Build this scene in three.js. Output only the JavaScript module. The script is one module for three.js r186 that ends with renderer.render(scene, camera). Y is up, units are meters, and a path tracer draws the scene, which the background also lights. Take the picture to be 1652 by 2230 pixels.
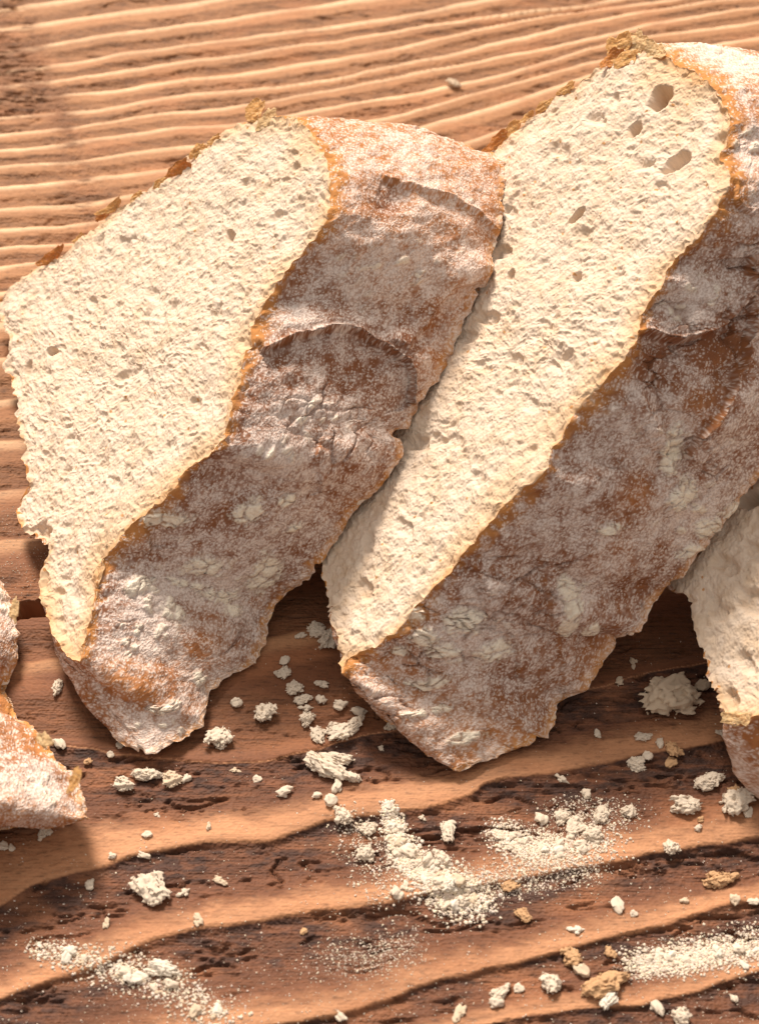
import * as THREE from 'three';
import { mergeVertices } from 'three/addons/utils/BufferGeometryUtils.js';
import { MarchingCubes } from 'three/addons/objects/MarchingCubes.js';

// ---------------------------------------------------------------- camera, sky, sun, exposure
const scene = new THREE.Scene();
const renderer = new THREE.WebGLRenderer();
renderer.toneMapping = THREE.LinearToneMapping;
renderer.toneMappingExposure = 1.34;
renderer.shadowMap.enabled = true;

const PITCH = 48 * Math.PI / 180, DIST = 0.45, FOV = 30;
const camera = new THREE.PerspectiveCamera(FOV, 758 / 1024, 0.01, 60);
camera.position.set(0, DIST * Math.sin(PITCH), DIST * Math.cos(PITCH));
camera.lookAt(0, 0, 0);
camera.focus = 0.425;
camera.userData.fStop = 24;
camera.updateMatrixWorld(true);
camera.updateProjectionMatrix();

{ // an evenly overcast, warm-balanced sky: three times brighter overhead than at the horizon
  const w = 64, h = 32, d = new Float32Array(w * h * 4);
  for (let j = 0; j < h; j++) for (let i = 0; i < w; i++) {
    const el = ((j + 0.5) / h - 0.5) * 2;               // -1 below, 1 zenith
    const k = 0.20 + 0.42 * Math.sin(Math.max(0, el) * Math.PI / 2);
    const o = (j * w + i) * 4;
    d[o] = k; d[o + 1] = k * 0.94; d[o + 2] = k * 0.89; d[o + 3] = 1;
  }
  const sky = new THREE.DataTexture(d, w, h, THREE.RGBAFormat, THREE.FloatType);
  sky.mapping = THREE.EquirectangularReflectionMapping;
  sky.magFilter = THREE.LinearFilter; sky.needsUpdate = true;
  scene.background = sky; scene.environment = sky;
  scene.backgroundIntensity = 1; scene.environmentIntensity = 1;
}
const sun = new THREE.DirectionalLight(new THREE.Color(1.0, 0.905, 0.80), 5.0);
sun.position.set(-0.27, 0.94, -0.88);
sun.castShadow = true;
sun.shadow.radius = 30;
sun.shadow.mapSize.set(2048, 2048);
Object.assign(sun.shadow.camera, { left: -0.3, right: 0.3, top: 0.3, bottom: -0.3, near: 0.1, far: 3 });
scene.add(sun); scene.add(sun.target);

// ---------------------------------------------------------------- small maths
function rng(seed) { let s = seed >>> 0; return () => { s = (s + 0x6D2B79F5) | 0; let t = Math.imul(s ^ (s >>> 15), 1 | s); t = (t + Math.imul(t ^ (t >>> 7), 61 | t)) ^ t; return ((t ^ (t >>> 14)) >>> 0) / 4294967296; }; }
const PERM = new Uint8Array(512), GX = new Float32Array(256), GY = new Float32Array(256), GZ = new Float32Array(256), RV = new Float32Array(256);
{
  const r = rng(7), p = [...Array(256).keys()];
  for (let i = 255; i > 0; i--) { const j = Math.floor(r() * (i + 1)); [p[i], p[j]] = [p[j], p[i]]; }
  for (let i = 0; i < 512; i++) PERM[i] = p[i & 255];
  for (let i = 0; i < 256; i++) { const z = r() * 2 - 1, a = r() * 6.2831853, q = Math.sqrt(1 - z * z); GX[i] = q * Math.cos(a); GY[i] = q * Math.sin(a); GZ[i] = z; RV[i] = r(); }
}
function noise(x, y, z) { // gradient noise, about -1..1
  const X = Math.floor(x), Y = Math.floor(y), Z = Math.floor(z);
  x -= X; y -= Y; z -= Z;
  const u = x * x * x * (x * (x * 6 - 15) + 10), v = y * y * y * (y * (y * 6 - 15) + 10), w = z * z * z * (z * (z * 6 - 15) + 10);
  const a = PERM[X & 255], b = PERM[(X + 1) & 255];
  const aa = PERM[a + (Y & 255)], ab = PERM[a + ((Y + 1) & 255)], ba = PERM[b + (Y & 255)], bb = PERM[b + ((Y + 1) & 255)];
  const z0 = Z & 255, z1 = (Z + 1) & 255;
  const g = (h, dx, dy, dz) => GX[h] * dx + GY[h] * dy + GZ[h] * dz;
  const n000 = g(PERM[aa + z0], x, y, z), n100 = g(PERM[ba + z0], x - 1, y, z), n010 = g(PERM[ab + z0], x, y - 1, z), n110 = g(PERM[bb + z0], x - 1, y - 1, z);
  const n001 = g(PERM[aa + z1], x, y, z - 1), n101 = g(PERM[ba + z1], x - 1, y, z - 1), n011 = g(PERM[ab + z1], x, y - 1, z - 1), n111 = g(PERM[bb + z1], x - 1, y - 1, z - 1);
  const p = n000 + u * (n100 - n000), q = n010 + u * (n110 - n010), r = n001 + u * (n101 - n001), s = n011 + u * (n111 - n011);
  const e = p + v * (q - p), f = r + v * (s - r);
  return 1.5 * (e + w * (f - e));
}
function fbm(x, y, z, o) { let s = 0, a = 0.5; for (let i = 0; i < o; i++) { s += a * noise(x, y, z); x *= 2.03; y *= 2.03; z *= 2.03; x += 11.3; y += 5.7; a *= 0.5; } return s; }
// cells in the plane: F1, F2 and the nearest cell's random value
const CELL = { f1: 0, f2: 0, id: 0 };
function cells(x, y, salt = 0) {
  const X = Math.floor(x), Y = Math.floor(y); let f1 = 9, f2 = 9, id = 0;
  for (let j = -1; j <= 1; j++) for (let i = -1; i <= 1; i++) {
    const h = PERM[PERM[(X + i + salt) & 255] + ((Y + j) & 255)];
    const dx = X + i + RV[h] - x, dy = Y + j + RV[(h * 7 + 31) & 255] - y, d = dx * dx + dy * dy;
    if (d < f1) { f2 = f1; f1 = d; id = RV[(h * 13 + 77) & 255]; } else if (d < f2) f2 = d;
  }
  CELL.f1 = Math.sqrt(f1); CELL.f2 = Math.sqrt(f2); CELL.id = id; return CELL;
}
const clamp = (v, a = 0, b = 1) => v < a ? a : v > b ? b : v;
const smooth = (a, b, v) => { const t = clamp((v - a) / (b - a)); return t * t * (3 - 2 * t); };
const lerp = (a, b, t) => a + (b - a) * t;
const srgb8 = new Uint8Array(4097);
for (let i = 0; i <= 4096; i++) { const c = i / 4096; srgb8[i] = Math.round(255 * (c <= 0.0031308 ? 12.92 * c : 1.055 * Math.pow(c, 1 / 2.4) - 0.055)); }
const enc = (v) => srgb8[clamp(Math.round(v * 4096), 0, 4096)];
function texture(w, h, data, color) {
  const t = new THREE.DataTexture(data, w, h, THREE.RGBAFormat, THREE.UnsignedByteType);
  t.magFilter = THREE.LinearFilter; t.minFilter = THREE.LinearFilter;
  t.wrapS = t.wrapT = THREE.MirroredRepeatWrapping;
  if (color) t.colorSpace = THREE.SRGBColorSpace;
  t.needsUpdate = true; return t;
}
const mix3 = (c, d, t) => { c[0] += (d[0] - c[0]) * t; c[1] += (d[1] - c[1]) * t; c[2] += (d[2] - c[2]) * t; };

// measured outlines are noted on a 1652 x 2230 sheet and turned here into points in metres on the plane they lie in
const UPV = new THREE.Vector3(0, 1, 0);
function onPlane(px, py, n, p0) {
  const d = new THREE.Vector3(px / 1652 * 2 - 1, 1 - py / 2230 * 2, 0.5).unproject(camera).sub(camera.position).normalize();
  const t = p0.clone().sub(camera.position).dot(n) / d.dot(n);
  return camera.position.clone().addScaledVector(d, t);
}
const onBoard = (px, py, y = 0) => onPlane(px, py, UPV, new THREE.Vector3(0, y, 0));
const VP = new THREE.Matrix4().multiplyMatrices(camera.projectionMatrix, camera.matrixWorldInverse);
const tmpv = new THREE.Vector3();
function sheet(x, y, z) { tmpv.set(x, y, z).applyMatrix4(VP); return [(tmpv.x + 1) * 826, (1 - tmpv.y) * 1115]; }
function tag(o, label, category, group, kind) {
  if (kind) o.userData.kind = kind;
  if (label) o.userData.label = label;
  if (category) o.userData.category = category;
  if (group) o.userData.group = group;
  return o;
}
function shade(o) { o.traverse((m) => { if (m.isMesh) { m.castShadow = true; m.receiveShadow = true; } }); return o; }

// ---------------------------------------------------------------- the wooden board: relief follows its year rings
const RINGS = [ // lines of the year rings; kind 0 narrow, 1 wide and worn
  [0, 0.6, [[0, 12], [150, -8], [450, -50], [1652, -260]]],
  [0, 0.6, [[0, 55], [150, 37], [325, 12], [450, -5], [1652, -210]]],
  [0, 0.8, [[0, 105], [150, 85], [330, 60], [675, 10], [760, -5], [1652, -160]]],
  [0, 1.0, [[0, 145], [185, 125], [345, 102], [550, 75], [825, 37], [926, 20], [1030, 0], [1652, -120]]],
  [0, 1.0, [[0, 178], [200, 160], [350, 137], [525, 112], [740, 80], [825, 65], [1076, 30], [1266, 8], [1652, -70]]],
  [0, 1.0, [[0, 210], [200, 195], [350, 175], [550, 150], [700, 127], [825, 107], [1056, 55], [1256, 20], [1400, 0], [1652, -35]]],
  [0, 1.0, [[0, 250], [150, 237], [375, 205], [600, 185], [800, 150], [1066, 92], [1276, 42], [1450, 10], [1652, -15]]],
  [0, 0.9, [[0, 287], [150, 272], [320, 245], [500, 227], [660, 200], [826, 168], [1000, 135], [1180, 100], [1400, 50], [1652, 10]]],
  [0, 1.0, [[0, 320], [165, 302], [400, 270], [525, 260], [826, 212], [986, 180], [1146, 140], [1316, 90], [1652, 40]]],
  [0, 1.0, [[0, 358], [75, 350], [180, 342], [425, 310], [600, 290], [826, 255], [1026, 200], [1311, 125], [1652, 75]]],
  [0, 1.1, [[0, 402], [105, 392], [200, 380], [350, 365], [876, 280], [1146, 205], [1306, 155], [1652, 112]]],
  [0, 1.1, [[0, 452], [125, 442], [220, 430], [600, 375], [991, 315], [1146, 260], [1400, 205], [1652, 155]]],
  [0, 1.0, [[0, 495], [150, 482], [600, 425], [1100, 330], [1652, 200]]],
  [0, 1.0, [[0, 535], [160, 522], [600, 470], [1100, 380], [1652, 260]]],
  [0, 1.0, [[0, 575], [125, 562], [600, 510], [1652, 320]]],
  [0, 1.0, [[0, 632], [60, 622], [600, 570], [1652, 400]]],
  [0, 1.0, [[0, 700], [600, 640], [1652, 480]]],
  [0, 0.9, [[0, 780], [600, 720], [1652, 570]]],
  [0, 0.9, [[0, 872], [600, 810], [1652, 670]]],
  [0, 1.0, [[0, 962], [120, 955], [600, 910], [1652, 780]]],
  [0, 1.0, [[0, 1068], [600, 1010], [1652, 890]]],
  [0, 0.7, [[0, 1180], [120, 1175], [600, 1110], [1652, 1000]]],
  [0, 1.0, [[0, 1312], [140, 1303], [600, 1230], [1652, 1110]]],
  [0, 1.1, [[0, 1448], [140, 1440], [300, 1432], [900, 1340], [1652, 1230]]],
  [1, 0.5, [[0, 1600], [150, 1612], [300, 1636], [420, 1650], [600, 1640], [800, 1590], [1100, 1530], [1400, 1460], [1652, 1410]]],
  [1, 1.0, [[0, 1965], [78, 1913], [219, 1882], [365, 1840], [453, 1825], [573, 1823], [719, 1783], [896, 1755], [1026, 1722], [1060, 1696], [1208, 1674], [1400, 1640], [1652, 1590]]],
  [1, 1.0, [[0, 2174], [104, 2132], [224, 2090], [313, 2049], [443, 2012], [547, 2002], [729, 1976], [860, 1952], [948, 1934], [1156, 1903], [1365, 1866], [1443, 1851], [1652, 1825]]],
  [1, 1.0, [[0, 2340], [300, 2280], [521, 2232], [677, 2210], [820, 2180], [896, 2153], [1052, 2111], [1208, 2064], [1302, 2044], [1469, 2002], [1573, 1971], [1652, 1955]]],
  [1, 0.9, [[0, 2440], [400, 2370], [800, 2290], [1052, 2230], [1208, 2200], [1297, 2184], [1406, 2174], [1521, 2148], [1652, 2111]]],
  [1, 0.9, [[0, 2580], [800, 2430], [1400, 2310], [1652, 2262]]],
  [1, 0.9, [[0, 2760], [800, 2600], [1652, 2430]]],
];
const NK = RINGS.length, COLS = 640, BX0 = -0.30, BX1 = 0.30;
const ringZ = RINGS.map(([, , pts]) => {
  const q = pts.map(([x, y]) => { const p = onBoard(x, y); return [p.x, p.z]; }).sort((a, b) => a[0] - b[0]);
  const out = new Float32Array(COLS);
  for (let c = 0; c < COLS; c++) {
    const x = lerp(BX0, BX1, c / (COLS - 1)); let i = 0;
    if (x <= q[0][0]) { out[c] = q[0][1] + (x - q[0][0]) * -0.12; continue; }
    if (x >= q[q.length - 1][0]) { out[c] = q[q.length - 1][1] + (x - q[q.length - 1][0]) * -0.3; continue; }
    while (q[i + 1][0] < x) i++;
    const slope = (a) => a <= 0 ? (q[1][1] - q[0][1]) / (q[1][0] - q[0][0]) : a >= q.length - 1 ? (q[a][1] - q[a - 1][1]) / (q[a][0] - q[a - 1][0]) : (q[a + 1][1] - q[a - 1][1]) / (q[a + 1][0] - q[a - 1][0]);
    const w = q[i + 1][0] - q[i][0], t = (x - q[i][0]) / w, m0 = slope(i) * w, m1 = slope(i + 1) * w, t2 = t * t, t3 = t2 * t;
    out[c] = (2 * t3 - 3 * t2 + 1) * q[i][1] + (t3 - 2 * t2 + t) * m0 + (-2 * t3 + 3 * t2) * q[i + 1][1] + (t3 - t2) * m1;
  }
  return out;
});
for (let c = 0; c < COLS; c++) for (let k = 1; k < NK; k++) ringZ[k][c] = Math.max(ringZ[k][c], ringZ[k - 1][c] + 0.0022);
const RING = { k: 0, t: 0, w: 0 };
function ring(x, z) { // between which two ring lines a point lies (k), how far (t), and their distance (w)
  z += 0.0009 * noise(x * 60, z * 60, 3.3) + 0.0004 * noise(x * 190, z * 230, 8.1);
  const f = clamp((x - BX0) / (BX1 - BX0)) * (COLS - 1.001), c = Math.floor(f), e = f - c;
  let k = -1, za = 0, zb = 0;
  const z0 = lerp(ringZ[0][c], ringZ[0][c + 1], e), zn = lerp(ringZ[NK - 1][c], ringZ[NK - 1][c + 1], e);
  if (z < z0) { const s = (z - z0) / 0.0085; k = Math.floor(s); RING.k = k; RING.t = s - k; RING.w = 0.0085; return RING; }
  if (z >= zn) { const s = (z - zn) / 0.018; k = Math.floor(s); RING.k = NK - 1 + k; RING.t = s - k; RING.w = 0.018; return RING; }
  let lo = 0, hi = NK - 1; // lines are sorted
  while (hi - lo > 1) { const m = (lo + hi) >> 1; if (lerp(ringZ[m][c], ringZ[m][c + 1], e) <= z) lo = m; else hi = m; }
  za = lerp(ringZ[lo][c], ringZ[lo][c + 1], e); zb = lerp(ringZ[hi][c], ringZ[hi][c + 1], e);
  RING.k = lo; RING.t = (z - za) / (zb - za); RING.w = zb - za; return RING;
}
const SLOT = [onBoard(42, 1322), onBoard(104, 1316)]; // a short mortice cut into the board
const SEAM = [[20, -60], [45, 40], [70, 110], [105, 180], [130, 240], [155, 320], [178, 400], [200, 480], [235, 560]].map(([x, y]) => onBoard(x, y));
function seamDistance(x, z) {
  for (let i = 0; i < SEAM.length - 1; i++) { const a = SEAM[i], b = SEAM[i + 1]; if (z <= b.z || i === SEAM.length - 2) { const t = (z - a.z) / (b.z - a.z); return x - lerp(a.x, b.x, t); } }
  return 1;
}
const BOARD = { h: 0, dark: 0, light: 0, crack: 0, seam: 0, rough: 0 };
function board(x, z) { // height in metres and what the wood is made of there
  const r = ring(x, z), k = r.k, t = r.t, kind = k >= 0 && k < NK ? RINGS[k][0] : (k >= NK ? 1 : 0), amp = k >= 0 && k < NK ? RINGS[k][1] : 0.8;
  const nextAmp = k + 1 >= 0 && k + 1 < NK ? RINGS[k + 1][1] : amp, nextKind = k + 1 >= NK ? 1 : k + 1 < 0 ? 0 : RINGS[k + 1][0];
  const g = k + t, along = x * 34 + 9.7 * k;
  const va = 0.72 + 0.75 * noise(x * 30, k * 3.7, 1.5), vb = 0.72 + 0.75 * noise(x * 30, (k + 1) * 3.7, 1.5);
  let h, dark, light;
  const mott = fbm(x * 240, z * 620, 4.4, 3);
  if (!kind) {
    const A = 0.00068 * amp * va * clamp(r.w / 0.006, 0.5, 1.6), An = 0.00068 * nextAmp * vb * clamp(r.w / 0.006, 0.5, 1.6);
    const tn = t + 0.10 * mott;
    const body = A * (1 - 0.30 * smooth(0.05, 0.45, t) - 0.70 * smooth(0.38, 0.60, tn));
    h = lerp(body, An, smooth(0.86, 1.0, t)) ;
    dark = smooth(0.34, 0.50, tn + 0.12 * noise(along, k, 2)) * (1 - smooth(0.86, 0.93, t));
    dark *= 0.7 + 0.3 * smooth(-0.3, 0.4, noise(x * 45, g * 2.1, 7));
    light = smooth(0.88, 0.95, t) + (1 - smooth(0.02, 0.22 + 0.12 * noise(along, k, 5), t));
    if (nextKind) { const s = smooth(0.5, 1, t); light *= 1 - s; }
  } else {
    const A = 0.0008 * nextAmp * clamp(r.w / 0.013, 0.5, 1.4), A0 = 0.0008 * amp;
    const tn = t + 0.16 * mott + 0.10 * noise(x * 30, k * 5, 6);
    h = -0.0003 + A * (0.15 * smooth(0.1, 0.5, tn) + 0.85 * smooth(0.40, 0.99, t));
    h = lerp(A0 - 0.0003, h, smooth(0.0, 0.07, t + 0.05 * mott));
    dark = smooth(0.0, 0.02, t) * (1 - smooth(0.30, 0.85, tn));
    light = Math.max(smooth(0.62, 0.95, tn + (k === 24 ? 0.12 : 0)), 1 - smooth(0.0, 0.02, t));
  }
  // cracks and torn fibres along the grain, mostly in the soft dark wood
  const cx = x * 95 + 2.5 * noise(x * 60, z * 60, 9), cz = z * 900 + 1.6 * noise(x * 120, z * 260, 5);
  const c1 = Math.abs(noise(cx * 0.42, cz * 0.62, 2.2)), c2 = noise(x * 70, z * 260, 12.6);
  let crack = (1 - smooth(0.0, 0.11, c1)) * smooth(-0.12, 0.2, c2) * (kind ? smooth(0.12, 0.6, dark) : 0.5 * smooth(0.4, 0.8, dark));
  // the torn band across the grain
  const sd = seamDistance(x, z) + 0.0035 * noise(x * 130, z * 130, 21), seamZ = 1 - smooth(-0.116, -0.100, z);
  const seam = seamZ * Math.exp(-(sd * sd) / (0.0048 * 0.0048));
  const leftOf = seamZ * smooth(0.010, -0.004, sd) * (1 - smooth(-0.162, -0.148, z)) * smooth(-0.03, -0.022, sd + 0.0001);
  const torn = Math.max(seam, leftOf);
  h = lerp(h, 0.00015 + 0.0004 * mott, 0.85 * torn);
  crack = Math.max(crack, leftOf * (1 - smooth(0, 0.13, Math.abs(noise(x * 70, z * 420, 31)))) * smooth(-0.2, 0.2, noise(x * 60, z * 120, 17)));
  const rough = (0.25 + dark) * (kind ? 1 : 0.8) + torn;
  h += 0.00016 * rough * fbm(x * 420, z * 1100, 6.6, 3) + 0.00018 * rough * mott - 0.0013 * crack;
  h += 0.00045 * fbm(x * 24, z * 40, 1.1, 2);
  // slot
  const sx = Math.max(SLOT[0].x - x, x - SLOT[1].x), szm = lerp(SLOT[0].z, SLOT[1].z, clamp((x - SLOT[0].x) / (SLOT[1].x - SLOT[0].x))), sz = Math.abs(z - szm) - 0.0024;
  const slot = 1 - smooth(-0.0002, 0.0004, Math.max(sx, sz) + 0.0003 * mott);
  h -= 0.009 * slot;
  BOARD.h = h - 0.0016; BOARD.dark = dark; BOARD.light = light; BOARD.crack = crack; BOARD.seam = torn; BOARD.rough = rough; BOARD.kind = kind; BOARD.g = g; BOARD.mott = mott;
  return BOARD;
}
const boardHeight = (x, z) => board(x, z).h;
const TX0 = -0.15, TXW = 0.30, TZ0 = -0.25, TZW = 0.40;
{
  const W = 2048, H = 2048, col = new Uint8Array(W * H * 4), bmp = new Uint8Array(W * H * 4), c = [0, 0, 0];
  for (let j = 0; j < H; j++) for (let i = 0; i < W; i++) {
    const x = TX0 + (i + 0.5) / W * TXW, z = TZ0 + (j + 0.5) / H * TZW, b = board(x, z), o = (j * W + i) * 4;
    const lines = noise(x * 16 + 3, b.g * (b.kind ? 9 : 4), 3.1) + 0.6 * noise(x * 30, b.g * (b.kind ? 23 : 11), 9.1), fib = fbm(x * 130, z * 2600 + 0.6 * b.g, 2.9, 2), fine = noise(x * 1700, z * 3000, 5.5), pat = fbm(x * 34, z * 75, 14.2, 3);
    const aged = b.kind ? 1 : smooth(15, 23, b.g); c[0] = 0.375; c[1] = 0.176; c[2] = 0.078; mix3(c, [0.175, 0.066, 0.029], aged);                                     // plain worn wood
    mix3(c, b.kind ? [0.45, 0.215, 0.105] : [lerp(0.66, 0.38, aged), lerp(0.43, 0.185, aged), lerp(0.255, 0.088, aged)], clamp(b.light) * (0.72 + 0.28 * smooth(-0.4, 0.3, pat)));
    const dk = clamp(b.dark * (b.kind ? 1.0 : 0.8) * (0.80 + 0.8 * b.mott + 0.4 * pat) + 0.12 * fib + (b.kind ? 0.22 * lines * smooth(0.05, 0.5, b.dark + 0.25) : 0));
    mix3(c, b.kind ? [0.095, 0.038, 0.021] : [0.135, 0.055, 0.023], dk);
    if (b.kind) mix3(c, [0.042, 0.020, 0.014], smooth(0.70, 1.0, dk + 0.35 * b.mott + 0.12 * fib) * 0.75);
    mix3(c, [0.19, 0.082, 0.037], 0.92 * b.seam * smooth(-0.6, 0.2, b.mott + pat));
    mix3(c, [0.085, 0.036, 0.020], 0.35 * b.crack);
    mix3(c, [0.40, 0.160, 0.068], 0.30 * smooth(0.05, 0.5, noise(x * 55, z * 130, 40)));
    const str = fbm(x * 55, z * 1500, 7.7, 3), pr = noise(x * 420, z * 2400, 33), v = 1 - 0.30 * smooth(0.28, 0.5, pr) + (0.26 + 0.45 * clamp(b.dark)) * fib + 0.12 * fine + 0.12 * pat + (0.10 + 0.55 * clamp(b.dark)) * str + (b.kind ? 0.22 : 0.12) * lines;
    col[o] = enc(c[0] * v); col[o + 1] = enc(c[1] * v); col[o + 2] = enc(c[2] * v); col[o + 3] = 255;
    const hb = 0.5 + 0.30 * fib * (0.35 + b.rough) + 0.22 * fine * (0.3 + b.rough) + 0.16 * b.mott * b.rough - 0.4 * b.crack;
    bmp[o] = bmp[o + 1] = bmp[o + 2] = clamp(Math.round(hb * 255), 0, 255); bmp[o + 3] = 255;
  }
  const m = new THREE.MeshPhysicalMaterial({ map: texture(W, H, col, true), bumpMap: texture(W, H, bmp), bumpScale: 0.0006, roughness: 0.7, specularIntensity: 0.45 });
  m.name = 'worn wood';
  // grid lines: close together where the rings are worn, wide apart further out
  const axis = (a, b, n, far, step) => { const v = []; for (let i = far; i > 0; i--) v.push(a - i * i * step); for (let i = 0; i <= n; i++) v.push(lerp(a, b, i / n)); for (let i = 1; i <= far; i++) v.push(b + i * i * step); return v; };
  const xs = axis(-0.128, 0.128, 520, 10, 0.002), zs = [];
  { let z = -0.225; while (z < 0.145) { zs.push(z); z += lerp(0.00058, 0.00043, smooth(-0.2, 0.1, z)); } for (let i = 10; i > 0; i--) zs.unshift(-0.225 - (11 - i) * (11 - i) * 0.002); for (let i = 1; i <= 10; i++) zs.push(z + i * i * 0.002); }
  zs.sort((a, b) => a - b);
  const nx = xs.length, nz = zs.length, pos = new Float32Array((nx * nz + 0) * 3), uv = new Float32Array(nx * nz * 2), idx = new Uint32Array((nx - 1) * (nz - 1) * 6);
  let q = 0;
  for (let j = 0; j < nz; j++) for (let i = 0; i < nx; i++) {
    const n = j * nx + i, x = xs[i], z = zs[j];
    pos[n * 3] = x; pos[n * 3 + 1] = boardHeight(x, z); pos[n * 3 + 2] = z;
    uv[n * 2] = (x - TX0) / TXW; uv[n * 2 + 1] = (z - TZ0) / TZW;
    if (i < nx - 1 && j < nz - 1) { idx[q++] = n; idx[q++] = n + nx; idx[q++] = n + 1; idx[q++] = n + 1; idx[q++] = n + nx; idx[q++] = n + nx + 1; }
  }
  const g = new THREE.BufferGeometry();
  g.setAttribute('position', new THREE.BufferAttribute(pos, 3)); g.setAttribute('uv', new THREE.BufferAttribute(uv, 2)); g.setIndex(new THREE.BufferAttribute(idx, 1));
  g.computeVertexNormals();
  const root = new THREE.Group(); root.name = 'tabletop';
  const top = new THREE.Mesh(g, m); top.name = 'worn_surface'; root.add(top);
  const X = xs[nx - 1], Z0 = zs[0], Z1 = zs[nz - 1];
  const slab = new THREE.Mesh(new THREE.BoxGeometry(2 * X, 0.03, Z1 - Z0), new THREE.MeshStandardMaterial({ color: new THREE.Color(0.30, 0.15, 0.08), roughness: 0.8 }));
  slab.name = 'plank'; slab.position.set(0, -0.029, (Z0 + Z1) / 2); root.add(slab);
  tag(root, 'worn brown wooden board with raised wavy grain under the bread', 'table', null, 'structure');
  scene.add(shade(root));
}
console.log('board done');

// ---------------------------------------------------------------- bread
const NRM = new THREE.Vector3(-0.63, 0.77, 0.13).normalize();
function closedSpline(nodes, N) { // nodes: arrays of numbers; even spacing along the first three
  const K = nodes.length, D = nodes[0].length, fine = [], per = 24;
  for (let i = 0; i < K; i++) {
    const a = nodes[(i + K - 1) % K], b = nodes[i], c = nodes[(i + 1) % K], d = nodes[(i + 2) % K];
    for (let s = 0; s < per; s++) {
      const t = s / per, o = [];
      for (let q = 0; q < D; q++) { const m0 = (c[q] - a[q]) * 0.42, m1 = (d[q] - b[q]) * 0.42, t2 = t * t, t3 = t2 * t; o.push((2 * t3 - 3 * t2 + 1) * b[q] + (t3 - 2 * t2 + t) * m0 + (-2 * t3 + 3 * t2) * c[q] + (t3 - t2) * m1); }
      fine.push(o);
    }
  }
  const len = [0]; const F = fine.length;
  for (let i = 1; i <= F; i++) { const a = fine[i - 1], b = fine[i % F]; const l1 = Math.hypot(a[0] - b[0], a[1] - b[1], a[2] - b[2]), l2 = Math.hypot(a[3] - b[3], a[4] - b[4], a[5] - b[5]); len.push(len[i - 1] + 0.5 * (l1 + l2) + 1e-7); }
  const out = []; let j = 0;
  for (let n = 0; n < N; n++) { const L = len[F] * n / N; while (len[j + 1] < L) j++; const t = (L - len[j]) / (len[j + 1] - len[j]), a = fine[j], b = fine[(j + 1) % F]; out.push(a.map((v, q) => lerp(v, b[q], t))); }
  return { pts: out, length: len[F] };
}
function computeGrid(NU, NV, P) { // smooth normals of a closed-in-u grid of points
  const nr = new Float32Array(P.length);
  for (let j = 0; j < NV; j++) for (let i = 0; i < NU; i++) {
    const a = (j * NU + (i + 1) % NU) * 3, b = (j * NU + (i + NU - 1) % NU) * 3, c = (Math.min(j + 1, NV - 1) * NU + i) * 3, d = (Math.max(j - 1, 0) * NU + i) * 3;
    const ux = P[a] - P[b], uy = P[a + 1] - P[b + 1], uz = P[a + 2] - P[b + 2], vx = P[c] - P[d], vy = P[c + 1] - P[d + 1], vz = P[c + 2] - P[d + 2];
    let x = uy * vz - uz * vy, y = uz * vx - ux * vz, z = ux * vy - uy * vx; const l = Math.hypot(x, y, z) || 1; const o = (j * NU + i) * 3;
    nr[o] = x / l; nr[o + 1] = y / l; nr[o + 2] = z / l;
  }
  return nr;
}
const CRUMB_LIGHT = [0.74, 0.59, 0.455], GOLD = [0.58, 0.29, 0.10], ORANGE = [0.42, 0.172, 0.062], BROWN = [0.215, 0.086, 0.042], FLOUR = [0.82, 0.71, 0.63];

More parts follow.
